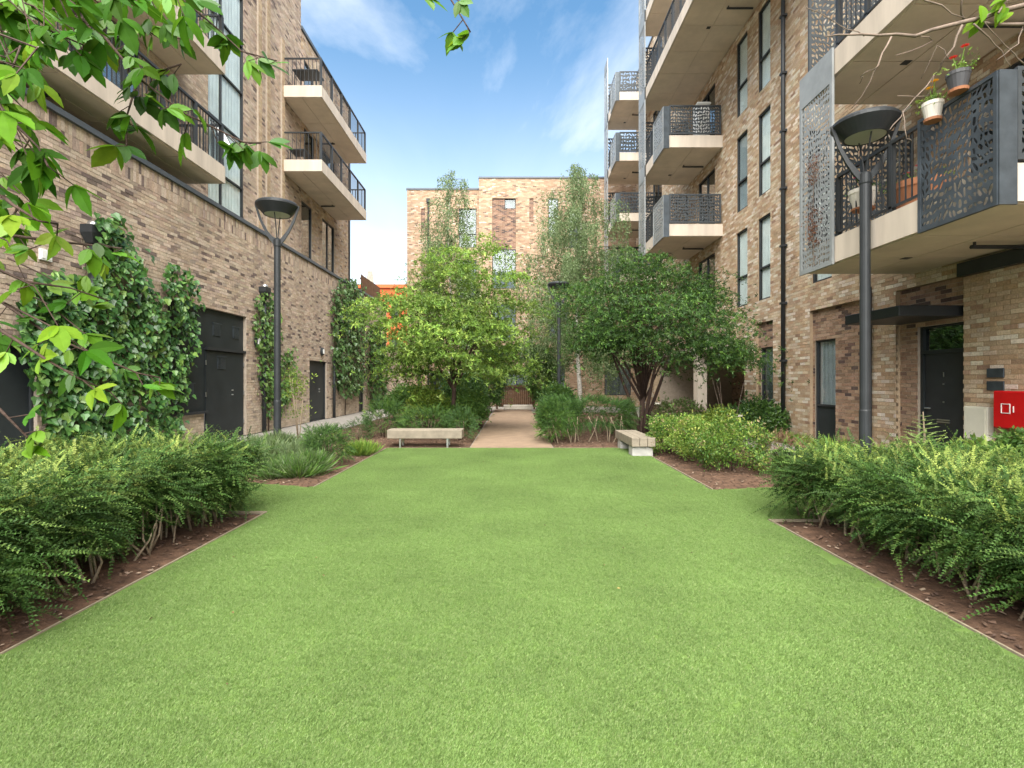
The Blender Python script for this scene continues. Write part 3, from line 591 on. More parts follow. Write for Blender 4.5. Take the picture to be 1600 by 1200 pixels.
MB().box(-22, -7.92, -3, 31, 5.6, 5.9).build('podium_roof', M['mortar_l'], lb)
# panelled plant-room front
pn = MB().mbox(ML, 11.3, 14.65, .80, 3.37, -.14, -.09).build('plant_room_panel', M['darkpanel'], lb)
MBp = MB().mbox(ML, 11.3, 12.78, 0, .74, -.2, -.12); MBp.build('panel_plinth', M['mortar_l'], lb)
wall(lb, 'panel_plinth_wall', lambda u, z, d: (-7.6 + d - .08, u, z), 11.3, 12.75, 0, .75, [], [((.50, .42, .32), 3), ((.42, .34, .25), 2)], M['mortar_l'], thick=.03)
MB().mbox(ML, 11.3, 12.8, .745, .80, -.1, .02).build('panel_sill', M['dark'], pn)
pd = MB().mbox(ML, 12.82, 14.6, .02, 2.3, -.089, -.06).build('door', M['darkpanel'], lb)
MB().mbox(ML, 12.78, 14.64, 2.33, 2.40, -.089, .0).build('door_head', M['dark'], pd)
def louvre(u0, u1, z0, z1, d, parent):
    f = MB().mbox(ML, u0, u1, z0, z1, d, d + .008).build('vent', M['greymetal'], parent); n = 9; mb = MB()
    for k in range(n): z = z0 + (z1 - z0) * (k + .15) / n; mb.mbox(ML, u0 + .02, u1 - .02, z, z + (z1 - z0) / n * .55, d + .008, d + .02)
    mb.mbox(ML, u0 - .03, u1 + .03, z1, z1 + .02, d, d + .03); mb.build('louvre_blades', M['greymetal'], f)
for q in ((12.0, 12.4, 2.85, 3.12), (13.15, 13.5, 2.72, 3.03), (14.1, 14.42, 2.72, 3.03), (12.0, 12.36, 1.16, 1.48)): louvre(*q, -.09, pn)
louvre(13.3, 13.68, 1.86, 2.18, -.06, pd)
for zz in (1.16, 1.28): MB().lathe([(.001, 0), (.028, 0), (.028, .03), (.001, .032)], (-7.645, 14.0, zz), 10).build('lock', M['steel'], pd)
for zz in (.35, 1.15, 1.95): MB().mbox(ML, 12.79, 12.82, zz, zz + .12, -.06, -.045).build('hinge', M['steel'], pd); MB().mbox(ML, 14.6, 14.63, zz, zz + .12, -.06, -.045).build('hinge', M['steel'], pd)
for u0, u1, z1, lab in ((4.8, 8.2, 2.1, 'wide dark door at the near end of the podium wall'), (19.2, 21.0, 2.35, 'dark door between the climbers'), (25.4, 26.3, 2.1, None)):
    d = MB().mbox(ML, u0 + .04, u1 - .04, .02, z1 - .04, -.16, -.1).build('door', M['darkpanel'], lb)
    if lab: d['label'] = lab
    MB().mbox(ML, u0, u0 + .04, 0, z1, -.2, -.06).mbox(ML, u1 - .04, u1, 0, z1, -.2, -.06).mbox(ML, u0 + .04, u1 - .04, z1 - .04, z1, -.2, -.06).build('door_frame', M['dark'], d)
    for zz in (1.1, 1.2): MB().mbox(ML, u1 - .62, u1 - .57, zz, zz + .05, -.1, -.06).build('lock', M['steel'], d)
# downpipes with hoppers and balloon guards
for y, zt in ((9.15, 4.05), (15.5, 4.12), (21.6, 2.6)):
    d = MB().tube([ML(y, 0, .1), ML(y, zt, .1)], .062, 8).build('downpipe', M['dark'], lb, smooth=True)
    MB().box(-7.66, -7.63, y, y + .01, 0, .01).build('bracket', M['dark'], d)
    if zt > 3:
        mb = MB(); c = ML(y, zt, .11); mb.add([(c[0] - .07, c[1] - .08, zt - .05), (c[0] + .07, c[1] - .08, zt - .05), (c[0] + .07, c[1] + .08, zt - .05), (c[0] - .07, c[1] + .08, zt - .05), (c[0] - .10, c[1] - .16, zt + .12), (c[0] + .12, c[1] - .16, zt + .12), (c[0] + .12, c[1] + .16, zt + .12), (c[0] - .10, c[1] + .16, zt + .12), (c[0] - .10, c[1] - .16, zt + .26), (c[0] + .12, c[1] - .16, zt + .26), (c[0] + .12, c[1] + .16, zt + .26), (c[0] - .10, c[1] + .16, zt + .26)],
                          [(3, 2, 1, 0), (0, 1, 5, 4), (1, 2, 6, 5), (2, 3, 7, 6), (3, 0, 4, 7), (4, 5, 9, 8), (5, 6, 10, 9), (6, 7, 11, 10), (7, 4, 8, 11), (8, 9, 10, 11)])
        mb.build('hopper_head', M['dark'], d)
        MB().lathe([(.105 * math.cos(t), .105 * math.sin(t)) for t in np.linspace(0, 1.5, 7)], (c[0], c[1], zt + .26), 12).build('balloon_guard', M['steel'], d, smooth=True)
for y, z, lab in ((15.15, 2.72, 'black oval bulkhead light on the wall beside the panelled plant room'), (20.35, 2.72, 'black oval bulkhead light on the wall above the narrow dark door')):
    t = thing('wall_light', lab, 'wall light', (-7.6, y, z), 'oval bulkhead lights on the left wall'); r_ = []
    MB().tube([(-7.585, y, z - .12), (-7.53, y, z - .12), (-7.53, y, z - .12)], .001, 4)
    c = MB(); n = 14; V = [(-7.588 + dx, y + .10 * s * math.cos(6.2832 * k / n), z + .16 * s * math.sin(6.2832 * k / n)) for dx, s in ((0, 1), (.08, 1), (.10, .86)) for k in range(n)]
    c.add(V, [(a * n + k, a * n + (k + 1) % n, (a + 1) * n + (k + 1) % n, (a + 1) * n + k) for a in range(2) for k in range(n)] + [tuple(range(2 * n, 3 * n))]); c.build('housing', M['dark'], t)
    for s in (-1, 1): MB().box(-7.491, -7.47, y + s * .035 - .028, y + s * .035 + .028, z - .09, z + .09).build('diffuser', M['white'], t)
tag(MB().bevbox(-7.588, -7.53, 15.3, 15.44, 1.55, 1.7, .006).build('switch_box', M['dark']), 'small black box on the wall below the near bulkhead light', 'box')
v = thing('wall_vent', 'small white louvred air vent on the left brick wall', 'vent', (-7.58, 8.3, 3.6)); MB().bevbox(-7.588, -7.555, 8.2, 8.42, 3.5, 3.68, .005).build('frame', M['white'], v)
MB().box(-7.554, -7.545, 8.23, 8.30, 3.53, 3.65).box(-7.554, -7.545, 8.32, 8.39, 3.53, 3.65).build('louvre_blades', M['white'], v)
# upper storeys
uw = []
for z0 in (9.75, 12.5):
    uw += [(20.9, 22.0, z0 - .0, z0 + 2.2), (22.9, 24.5, z0, z0 + 2.2)]
uw += [(20.65, 21.75, 6.15, 8.85), (22.9, 24.5, 6.15, 8.85), (7.0, 8.6, 7.0, 9.2), (10.6, 11.7, 7.0, 9.2), (7.0, 8.6, 9.75, 12), (10.6, 11.7, 9.75, 12)]
stair = (14.3, 16.2, 6.15, 18.6)
wall(lb, 'upper_wall', MU, -3, 20.6, 6.0, 19.5, [stair] + [q for q in uw if q[0] < 20], PAL_L, M['mortar_l'])
wall(lb, 'upper_wall', MU, 20.6, 26.7, 6.0, 15.7, [q for q in uw if q[0] > 20], PAL_R[:3] + PAL_L[:3] + PAL_L[4:], M['mortar_l'])
for u in (17.15, 17.75, 18.9):
    wall(lb, 'brick_rib', lambda u_, z, d: (-8.5 + .07 + d, u_, z), u - .11, u + .11, 6.0, 14.2 if u > 18 else 19.4, [], [((.50, .385, .26), 3), ((.44, .32, .21), 2)], M['mortar_l'], thick=.07)
MB().mbox(MU, 20.6, 26.76, 15.72, 15.85, -8, .06).mbox(MU, -3, 20.62, 19.52, 19.66, -8, .06).build('parapet', M['coping'], lb)
window(lb, MU, *stair, bars=[7.6, 9.1, 10.6, 12.1, 13.6, 15.1, 16.6], vbars=[15.0], back='curtain', depth=.06, glass='glass_clear')
for q in uw: window(lb, MU, *q, vbars=[(q[0] + q[1]) / 2] if q[1] - q[0] > 1.2 else [], back='curtain' if random.random() < .5 else None, glass='glass_dark')
MB().box(-20, -9.7, -3, 20.6, 6, 19.4).box(-20, -9.7, 20.6, 26.6, 6, 15.6).build('light_block_core', M['room'], lb)  # solid filler boxes behind the upper walls, added to stop light coming through
MB().box(-9.7, -8.82, 26.45, 26.68, 6, 15.7).build('end_wall', M['mortar_l'], lb)
op = MB(); a = Vector((-8.44, 14.35, 8.85)); b = Vector((-8.02, 14.35, 8.05)); w_ = Vector((0, .62, 0))
for s, e in ((a, b), (a + w_, b + w_), (a, a + w_), (b, b + w_)): op.tube([s, e], .025, 4)
so = op.build('open_sash', M['dark'], lb); q = MB(); q.add([a, a + w_, b + w_, b], [(0, 1, 2, 3)]); q.build('pane', M['curtain'], so)
MB().tube([MU(26.6, 6, .05), MU(26.6, 15.6, .05)], .05, 8).build('downpipe', M['dark'], lb)
def balcony_l(xo, y0, y1, zb, wall_x=-8.49, near=True, step=.11, lab=None):
    b = MB().box(wall_x, xo, y0, y1, zb + .015, zb + .44).build('balcony', M['concrete'], lb)
    if lab: b['label'] = lab
    soffit_panels(b, wall_x + .03, xo - .05, y0 + .05, y1 - .05, zb + .012, 2, max(2, int((y1 - y0) / 1.5))); zr = zb + .44
    MB().box(xo - .09, xo - .03, y0 + .03, y1 - .03, zr + 1.0, zr + 1.05).build('handrail', M['dark'], b)
    for yy in (y0 + .06, y1 - .06): MB().box(wall_x + .05, xo - .09, yy - .025, yy + .025, zr + 1.0, zr + 1.045).build('handrail', M['dark'], b)
    n = max(2, round((y1 - y0) / 1.15))
    for k in range(n + 1):
        y = y0 + .06 + (y1 - y0 - .12) * k / n; MB().box(xo - .10, xo - .02, y - .035, y + .035, zr, zr + 1.0).build('post', M['dark'], b)
    bars_between(b, (xo - .06, y0 + .06, 0), (xo - .06, y1 - .06, 0), zr + .04, zr + 1.0, step, M['dark'])
    for yy in (y0 + .06, y1 - .06): bars_between(b, (wall_x + .05, yy, 0), (xo - .06, yy, 0), zr + .04, zr + 1.0, step, M['dark'])
    ym = y0 + (y1 - y0) * .62; MB().tube([(wall_x + .1, ym, zb - .06), (wall_x + .7, ym, zb - .06)], .03, 6).tube([(wall_x + .6, ym, zb - .06), (wall_x + .6, ym, zb)], .02, 6).build('soffit_light', M['dark'], b)
    return b
balcony_l(-7.27, 2.0, 12.98, 6.53, lab='long near balcony over the podium wall'); balcony_l(-7.27, 2.0, 12.98, 9.3)
balcony_l(-7.02, 18.9, 24.7, 9.28, step=.14, lab='lower far balcony'); balcony_l(-7.02, 18.9, 24.7, 12.02, step=.14, lab='upper far balcony')
def table(label, x, y, z, lx, ly, h):
    t = thing('balcony_table', label, 'table', (x, y, z)); MB().bevbox(x - lx / 2, x + lx / 2, y - ly / 2, y + ly / 2, z + h - .05, z + h, .01).build('table_top', M['dark'], t)
    for sx in (-1, 1):
        for sy in (-1, 1): MB().tube([(x + sx * lx * .42, y + sy * ly * .42, z), (x + sx * lx * .42, y + sy * ly * .42, z + h - .05)], .022, 6).build('leg', M['dark'], t)
table('dark slatted table on the upper far balcony at left', -7.75, 19.5, 12.475, .95, .7, .74); table('low dark table on the lower far balcony at left', -8.05, 19.45, 9.735, .6, .6, .5)
# fence on the podium roof
tf = thing('roof_fence', 'short brown boarded fence on the podium roof beyond the left building', 'fence', (-7.9, 27.5, 5.9))
for k in range(16):
    y = 26.9 + k * .24; MB().bevbox(-7.95, -7.92, y, y + .21, 5.9, 7.15 + random.uniform(-.02, .02), .004).build('board', M['fence'], tf)
MB().box(-7.99, -7.95, 26.9, 30.7, 6.9, 6.98).build('rail', M['fence'], tf)
q = MB(); q.add([(-8.6, 29.6, 6.0), (-7.9, 29.6, 6.0), (-8.1, 29.6, 7.9), (-8.35, 29.6, 7.9), (-8.6, 29.75, 6.0), (-7.9, 29.75, 6.0), (-8.1, 29.75, 7.9), (-8.35, 29.75, 7.9)], [(0, 1, 2, 3), (7, 6, 5, 4), (0, 4, 5, 1), (1, 5, 6, 2), (2, 6, 7, 3), (3, 7, 4, 0)]); q.build('end_panel', M['plinth'], tf)

# ================================================================== BACK BUILDING
bb = thing('apartment_building', 'brick building closing the far end of the garden behind the trees', 'building', (0, 31, 0))
bw = [(-1.2, .23, 7.1, 9.5), (2.2, 2.8, 10.3, 12.6), (3.45, 4.05, 9.6, 11.9), (2.2, 3.4, 3.9, 6.3), (-.85, 1.2, 1.0, 2.3), (2.3, 3.2, .6, 2.6), (5.6, 7.2, .7, 2.6), (-1.2, .23, 4.0, 6.2)]
wall(bb, 'wall', MBK, -2.0, 9.5, 0, 13.8, bw + [(-1.2, .23, 9.55, 12.6), (1.05, 1.3, 11.2, 12.6)], PAL_B, M['mortar_r'])
MBp = lambda u, z, d: (u, 31.07 - d, z)
wall(bb, 'dark_brick_panel', MBp, -1.2, .23, 9.55, 12.6, [(-.45, .23, 12.0, 12.6)], PAL_BD, M['mortar_l'], thick=.2, label='dark brown brick panel under the small square window')
wall(bb, 'dark_brick_panel', MBp, 1.05, 1.3, 11.2, 12.6, [], PAL_BD, M['mortar_l'], thick=.2)
window(bb, MBp, -.45, .23, 12.0, 12.6, back='curtain_dim', glass='glass_clear'); 
for q in bw:
    wd = q[1] - q[0]; window(bb, MBK, *q, vbars=[q[0] + wd * .55] if wd > .9 else [], bars=[q[2] + .7] if wd < .9 else [], back='curtain_dim', glass='glass_clear')
lw = [(-3.25, -2.17, 9.7, 12.05), (-3.25, -2.17, 6.6, 8.9), (-3.25, -2.17, 3.5, 5.8), (-5.0, -3.9, 0, 2.2), (-5.75, -5.55, .3, 2.3)]
wall(bb, 'wall', MBL, -6.4, -2.0, 0, 13.2, lw + [(-5.55, -5.3, 10.6, 12.1), (-5.55, -5.3, 6.8, 8.9)], PAL_B, M['mortar_r'])
for z0, z1 in ((10.6, 12.1), (6.8, 8.9)): wall(bb, 'dark_brick_panel', lambda u, z, d: (u, 31.32 - d, z), -5.55, -5.3, z0, z1, [], PAL_BD, M['mortar_l'], thick=.2)
for q in lw[:3]: window(bb, MBL, *q, vbars=[q[0] + .5], bars=[q[2] + .8], back='curtain_dim', glass='glass_clear')
for q in lw[3:]: window(bb, MBL, *q, back=None, glass='glass_clear')
MB().mbox(MBK, -2.03, 9.5, 13.8, 13.9, -8, .05).mbox(MBL, -6.45, -2.03, 13.2, 13.3, -8, .05).build('parapet', M['coping'], bb)
MB().box(-2.3, 9.5, 32.3, 40, 0, 13.7).box(-6.2, -2.3, 32.5, 40, 0, 13.1).build('light_block_core', M['room'], bb)  # unseen filler boxes added behind the facade as light blockers
wall(bb, 'side_wall', lambda u, z, d: (-6.4 - d, u, z), 31.25, 39, 0, 13.2, [], PAL_B, M['mortar_r'])
dp = MB().tube([MBL(-5.1, 0, .07), MBL(-5.1, 12.4, .07)], .05, 8).build('downpipe', M['dark'], bb); MB().mbox(MBL, -5.2, -5.0, 12.4, 12.65, .012, .15).build('hopper_head', M['dark'], dp)
# planting wall, fence, planter in front of it
f = thing('timber_fence', 'brown boarded fence at the end of the garden path', 'fence', (.2, 28, 0))
for k in range(17):
    x = -.72 + k * .112; MB().bevbox(x, x + .1, 28.0, 28.025, .12, 1.28, .004).build('board', M['fence'], f)
for z in (.15, 1.22): MB().box(-.75, 1.2, 27.96, 27.998, z, z + .09).build('rail', M['fence'], f)
for x in (-.82, 1.22): MB().box(x - .05, x + .05, 27.95, 28.05, 0, 1.34).build('post', M['fence'], f)
tag(MB().bevbox(-.45, 1.1, 27.2, 27.6, .02, .26, .02).build('stone_bench', M['plinth']), 'low pale stone bench in front of the boarded fence', 'bench')
tag(MB().bevbox(-5.5, -3.6, 26.0, 26.4, -.01, .62, .02).build('planter_wall', M['plinth']), 'low pale rendered planter wall beside the far doorway', 'wall')
# brick planter wall beside the undercroft
pw = thing('planter_wall', 'low brick planter wall in front of the open undercroft', 'wall', (6.0, 16, 0))
wall(pw, 'wall', lambda u, z, d: (5.75 - d, u, z), 13.6, 21, 0, .6, [], PAL_D, M['mortar_l'], thick=.3)
MB().box(5.7, 6.1, 13.55, 21.05, .6, .65).build('coping', M['plinth'], pw)
# distant orange building
ob = thing('brick_house', 'distant bright orange brick house seen over the podium wall', 'house', (-11, 46, 0))
MB().box(-14.5, -7.6, 45, 52, 0, 9.7).build('wall', M['orange'], ob); MB().box(-14.7, -7.4, 44.8, 52.2, 9.7, 10.0).build('cornice', M['orange'], ob)
for x in (-12.2, -10.6, -9.2):
    for z in (6.8, 3.5): MB().box(x, x + .7, 44.95, 45, z, z + 1.7).build('window', M['dark'], ob)

# ================================================================== LAMPS AND BENCHES
def lamp():
    t = thing('street_lamp', '', 'lamp', (0, 0, 0), 'garden lamp posts')
    MB().lathe([(.078, -.02), (.078, 1.1), (.07, 1.12), (.07, 4.5), (.08, 4.52), (.08, 4.66), (.03, 4.7)], n=16).build('post', M['dark'], t, smooth=False)
    h = MB().lathe([(.001, 5.49), (.25, 5.485), (.41, 5.465), (.445, 5.43), (.447, 5.39), (.425, 5.365), (.30, 5.225), (.285, 5.205), (.27, 5.205), (.26, 5.225), (.001, 5.225)][::-1], n=36).build('hood', M['dark'], t, smooth=False)
    MB().lathe([(.001, 5.203), (.262, 5.213), (.262, 5.222), (.001, 5.222)], n=28).build('lens', M['lens'], t)
    for s in (-1, 1):
        pts = [(s * .03, 4.58), (s * .12, 4.68), (s * .24, 4.86), (s * .345, 5.08), (s * .425, 5.33), (s * .452, 5.42)]; wd = [.10, .085, .06, .05, .045, .04]; V = []; F = []
        for i, ((x, z), q) in enumerate(zip(pts, wd)):
            j = min(i + 1, 5); k = max(i - 1, 0); tx, tz = pts[j][0] - pts[k][0], pts[j][1] - pts[k][1]; l = math.hypot(tx, tz); nx, nz = -tz / l, tx / l
            V += [(x + nx * q / 2, -.018, z + nz * q / 2), (x - nx * q / 2, -.018, z - nz * q / 2), (x - nx * q / 2, .018, z - nz * q / 2), (x + nx * q / 2, .018, z + nz * q / 2)]
            if i: b = 4 * i; F += [(b - 4 + k_, b - 4 + (k_ + 1) % 4, b + (k_ + 1) % 4, b + k_) for k_ in range(4)]
        F += [(0, 1, 2, 3), (23, 22, 21, 20)]; a = MB(); a.add(V, F); a.build('arm', M['dark'], t)
        MB().tube([(0, s * .03, 4.66), (0, s * .10, 4.95), (0, s * .2, 5.21)], .011, 6).build('rod', M['dark'], t)
    return t
lp = lamp()
for i, (x, y, rz, lab) in enumerate(((-5.18, 11.3, 8, 'black lamp post with round hood against the left podium wall'), (5.31, 7.7, -12, 'black lamp post with round hood in front of the right balconies'), (1.88, 20.5, 3, 'black lamp post far back among the birch and tree'))):
    o = lp if i == 0 else copy_tree(lp); o.location = (x, y, 0); o.rotation_euler.z = R(rz); o['label'] = lab
t = thing('garden_bench', 'pale timber bench facing the lawn at the left of the path', 'bench', (-2.0, 12.1, 0))
for k in range(3): MB().bevbox(-2.9, -1.16, 11.86 + k * .155, 11.86 + k * .155 + .15, .21, .41, .01).build('seat_beam', M['bench'], t)
for x in (-2.6, -1.5):
    for y in (11.93, 12.25): MB().box(x - .02, x + .02, y - .04, y + .04, -.02, .21).build('leg', M['steel'], t)
t = thing('garden_bench', 'weathered timber bench on concrete blocks at the right lawn corner', 'bench', (2.7, 11.2, 0))
for k in range(3): MB().bevbox(2.45 + k * .162, 2.45 + k * .162 + .156, 10.45, 12.15, .2, .385, .01).build('seat_beam', M['bench'], t)
for y in (10.52, 11.65): MB().bevbox(2.47, 2.9, y, y + .32, -.02, .2, .012).build('leg', M['bench_conc'], t)

# ================================================================== HEDGES
def hedge(label, x0, x1, y0, y1, h, front, n=14500):
    """front = sign of X the lawn-facing side looks to"""
    t = thing('clipped_hedge', label, 'hedge', ((x0 + x1) / 2, (y0 + y1) / 2, 0), 'small-leaved hedges beside the lawn')
    xf, xb = (x1, x0) if front > 0 else (x0, x1); REP = 9; n = n // REP; k = rng.uniform(0, 1, n); loc = np.zeros((n, 3)); od = np.zeros((n, 3))
    top = k < .42; fr = (k >= .42) & (k < .80); en = (k >= .80) & (k < .90); ins = k >= .90
    wob = lambda y, z=0: .10 * np.sin(y * 3.1 + front) + .07 * np.sin(y * 7.3 + z * 5) + .05 * np.sin(y * 15 + z * 9)
    m_ = top.sum(); loc[top] = np.stack([rng.uniform(x0, x1, m_), rng.uniform(y0, y1, m_), np.full(m_, h)], 1); loc[top, 2] += -.13 + .05 * np.sin(loc[top, 0] * 4 + loc[top, 1] * 2.7) + rng.uniform(-.10, .03, m_); od[top] = (0, 0, 1)
    m_ = fr.sum(); zz = .16 + (h - .2) * rng.uniform(0, 1, m_) ** .8; yy = rng.uniform(y0, y1, m_); loc[fr] = np.stack([xf - front * (.14 + wob(yy, zz) - .12 * np.sin(zz / h * 3.0)) - front * rng.uniform(0, .18, m_), yy, zz], 1); od[fr] = (front, 0, .0)
    keep = rng.uniform(0, 1, n) < np.where(fr, np.clip((loc[:, 2] - .17 + .11 * np.sin(loc[:, 1] * 4.7)) / .28, .0, 1), 1)
    m_ = en.sum(); zz = .2 + (h - .25) * rng.uniform(0, 1, m_); loc[en] = np.stack([rng.uniform(x0, x1, m_), y1 - .12 - rng.uniform(0, .2, m_), zz], 1); od[en] = (0, 1, 0)
    m_ = ins.sum(); loc[ins] = np.stack([rng.uniform(x0 + .3, x1 - .3, m_), rng.uniform(y0, y1 - .2, m_), rng.uniform(.35, h - .15, m_)], 1); od[ins] = rng.normal(0, 1, (m_, 3))
    dr = od * .75 + rng.normal(0, .42, (n, 3)) + np.array((0, .18, .12)); dr[top, 2] = np.abs(dr[top, 2]) * .55; dr[fr, 2] -= .12
    big = rng.uniform(.75, 1.25, n); ct = rng.uniform(.72, 1.3, n); e_ = lambda a: np.repeat(a, REP, 0)
    loc, dr, od, top, fr, keep, big, ct = e_(loc), e_(dr), e_(od), e_(top), e_(fr), e_(keep), e_(big), e_(ct); n = len(loc)
    loc = loc + rng.normal(0, .055, (n, 3)) + norm(dr) * rng.uniform(-.06, .10, (n, 1)); dr = norm(dr) + rng.normal(0, .36, (n, 3))
    nn = np.array((0, 0, 1.0)) + od * .4 + rng.normal(0, .3, (n, 3)); S = rng.uniform(.13, .23, n) * big * np.where(top, .85, 1)
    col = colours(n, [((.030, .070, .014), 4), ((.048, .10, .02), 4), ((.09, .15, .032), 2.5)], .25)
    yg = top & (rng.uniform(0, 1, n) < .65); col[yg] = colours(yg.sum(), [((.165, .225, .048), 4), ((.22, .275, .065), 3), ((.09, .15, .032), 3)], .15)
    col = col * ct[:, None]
    loc, dr, nn, S, col = loc[keep], dr[keep], nn[keep], S[keep], col[keep]
    k = 4200; li = np.stack([rng.uniform(x0 + .22, x1 - .22, k), rng.uniform(y0, y1 - .22, k), .30 + (h - .48) * rng.uniform(0, 1, k)], 1)
    inner = scatter_many(CLU, li, basis(rng.normal(0, 1, (k, 3)), rng.normal(0, 1, (k, 3))), rng.uniform(.12, .2, k), colours(k, [((.030, .062, .014), 3), ((.045, .085, .02), 2)], .2))  # inner leaves coloured darker, painting shade into the gaps of the hedge
    foliage('foliage', scatter_many(SPR, loc, basis(dr, nn), S, col) + inner, 'hedgeleaf', t)
    y = y0 + .2
    while y < y1 - .15:
        for q in range(random.randint(4, 7)):
            xs = xf - front * random.uniform(.10, .42); ys = y + random.uniform(-.08, .08); b = Vector((xs, ys, -.02)); e = Vector((xs + front * random.uniform(-.25, .12), ys + random.uniform(-.3, .3), random.uniform(.4, .62)))
            MB().tube([b, b.lerp(e, .4) + Vector((random.uniform(-.06, .06), random.uniform(-.06, .06), 0)), e], [random.uniform(.008, .016), .009, .005], 5).build('stem', M['twig'], t, smooth=True)
        y += random.uniform(.26, .45)
    return t
hedge('leafy hedge along the left side of the lawn, arching sprays', -5.15, -3.1, 1.7, 6.3, .86, 1)
hedge('leafy hedge along the right side of the lawn below the red cabinet', 3.1, 5.2, 1.7, 6.0, .80, -1)

# ================================================================== CLIMBERS
def ivy_leaf():
    o = [(0, 0), (.28, -.06), (.5, .18), (.40, .42), (.30, .48), (.20, .78), (0, 1.0), (-.20, .78), (-.30, .48), (-.40, .42), (-.5, .18), (-.28, -.06)]
    V = [(x, y, .10 * abs(x) - .12 * (y - .3) ** 2) for x, y in o] + [(0, .35, -.03)]; return (np.array(V, float), np.array([(12, i, (i + 1) % 12) for i in range(12)]), np.ones(13))
IVYL = ivy_leaf()
def climber(label, samples, n, size, pal, cat='climbing plant', solo=0, thick=.30, stems=()):
    """samples(k) -> k arrays of (Y, Z) on the podium wall"""
    u, z = samples(n); n = len(u); t = thing('climbing_plant', label, cat, (-7.5, float(u.mean()), 0))
    lump = .5 + .5 * np.sin(u * 5.1 + 1) * np.cos(z * 4.3 + u)
    loc = np.stack([-7.6 + .04 + (thick * (.25 + .75 * lump)) * rng.uniform(0, 1, n) ** .6, u, z], 1)
    nn = np.array((1.0, -.15, .55)) + rng.normal(0, .42, (n, 3)); dr = np.array((.35, -.1, -1.0)) + rng.normal(0, .42, (n, 3)); S = size * rng.uniform(.6, 1.3, n); col = colours(n, pal, .2); B = basis(dr, nn)
    sel = np.zeros(n, bool)
    if solo:
        sel[np.argsort(-(loc[:, 0] * 3 + S * 8 - u * .4))[:solo]] = True
        me = new_mesh('leaf', IVYL[0], IVYL[1]); me.materials.append(M['ivy1'])
        from mathutils import Matrix
        for k in np.where(sel)[0]:
            o = link('leaf', me, None, t, loc[k]); o.rotation_euler = Matrix(B[k].tolist()).to_euler(); o.scale = (S[k],) * 3; o.color = (*col[k], 1)
    f = foliage('foliage', [scatter(IVYL, loc[~sel], B[~sel], S[~sel], col[~sel])], 'leafgloss', t); f['kind'] = 'stuff'
    for pts in stems: MB().tube([(-7.56, y, zz) for y, zz in pts], [.022] + [.012] * (len(pts) - 1), 5).build('stem', M['bark'], t, smooth=True)
    return t
def poly_samples(q):
    def f(n):
        U = []; Z = []
        xs = [p[0] for p in q]; ys = [p[1] for p in q]
        while len(U) < n:
            px = random.uniform(min(xs), max(xs)); py = random.uniform(min(ys), max(ys)); y = 6080 / (800 - px)
            if inpoly(px + random.gauss(0, 4), py + random.gauss(0, 4), q): U.append(y); Z.append(1.55 + (595 - py) * y / 800)
        return np.array(U), np.maximum(np.array(Z), .03)
    return f
IV = [((.030, .088, .020), 4), ((.055, .14, .032), 4), ((.10, .21, .045), 3), ((.16, .27, .055), 1.2)]
climber('dense dark green creeper covering the wall beside the near downpipe', poly_samples(IVY1), 4600, .125, IV, solo=280, thick=.34, stems=[((9.6, 0), (9.7, 1.5), (9.5, 3.2)), ((11.0, 0), (11.1, 1.4), (11.4, 2.9))])
climber('narrow creeper climbing the downpipe right of the panelled plant room', poly_samples([(392, 470), (400, 455), (414, 455), (428, 490), (432, 560), (455, 545), (458, 600), (440, 640), (412, 655), (404, 600), (396, 540)]), 1300, .11, [((.06, .13, .03), 4), ((.10, .19, .04), 3), ((.14, .22, .06), 2)], thick=.25, stems=[((15.9, 0), (16.0, 2), (15.9, 3.8))])
climber('tall column of creeper reaching the coping at the far end of the podium wall', poly_samples([(520, 445), (535, 433), (555, 445), (566, 500), (568, 580), (560, 610), (545, 622), (525, 612), (514, 560), (513, 490)]), 2800, .15, [((.05, .105, .03), 4), ((.07, .135, .04), 4), ((.11, .18, .06), 2)], thick=.45, stems=[((23.2, 0), (23.4, 2), (23.1, 4.5))])
climber('farthest creeper on the podium wall behind the left tree', poly_samples([(572, 510), (590, 500), (600, 560), (598, 632), (578, 640), (570, 580)]), 1500, .17, G_DK, thick=.45, stems=[((27.5, 0), (27.4, 2), (27.6, 3))])

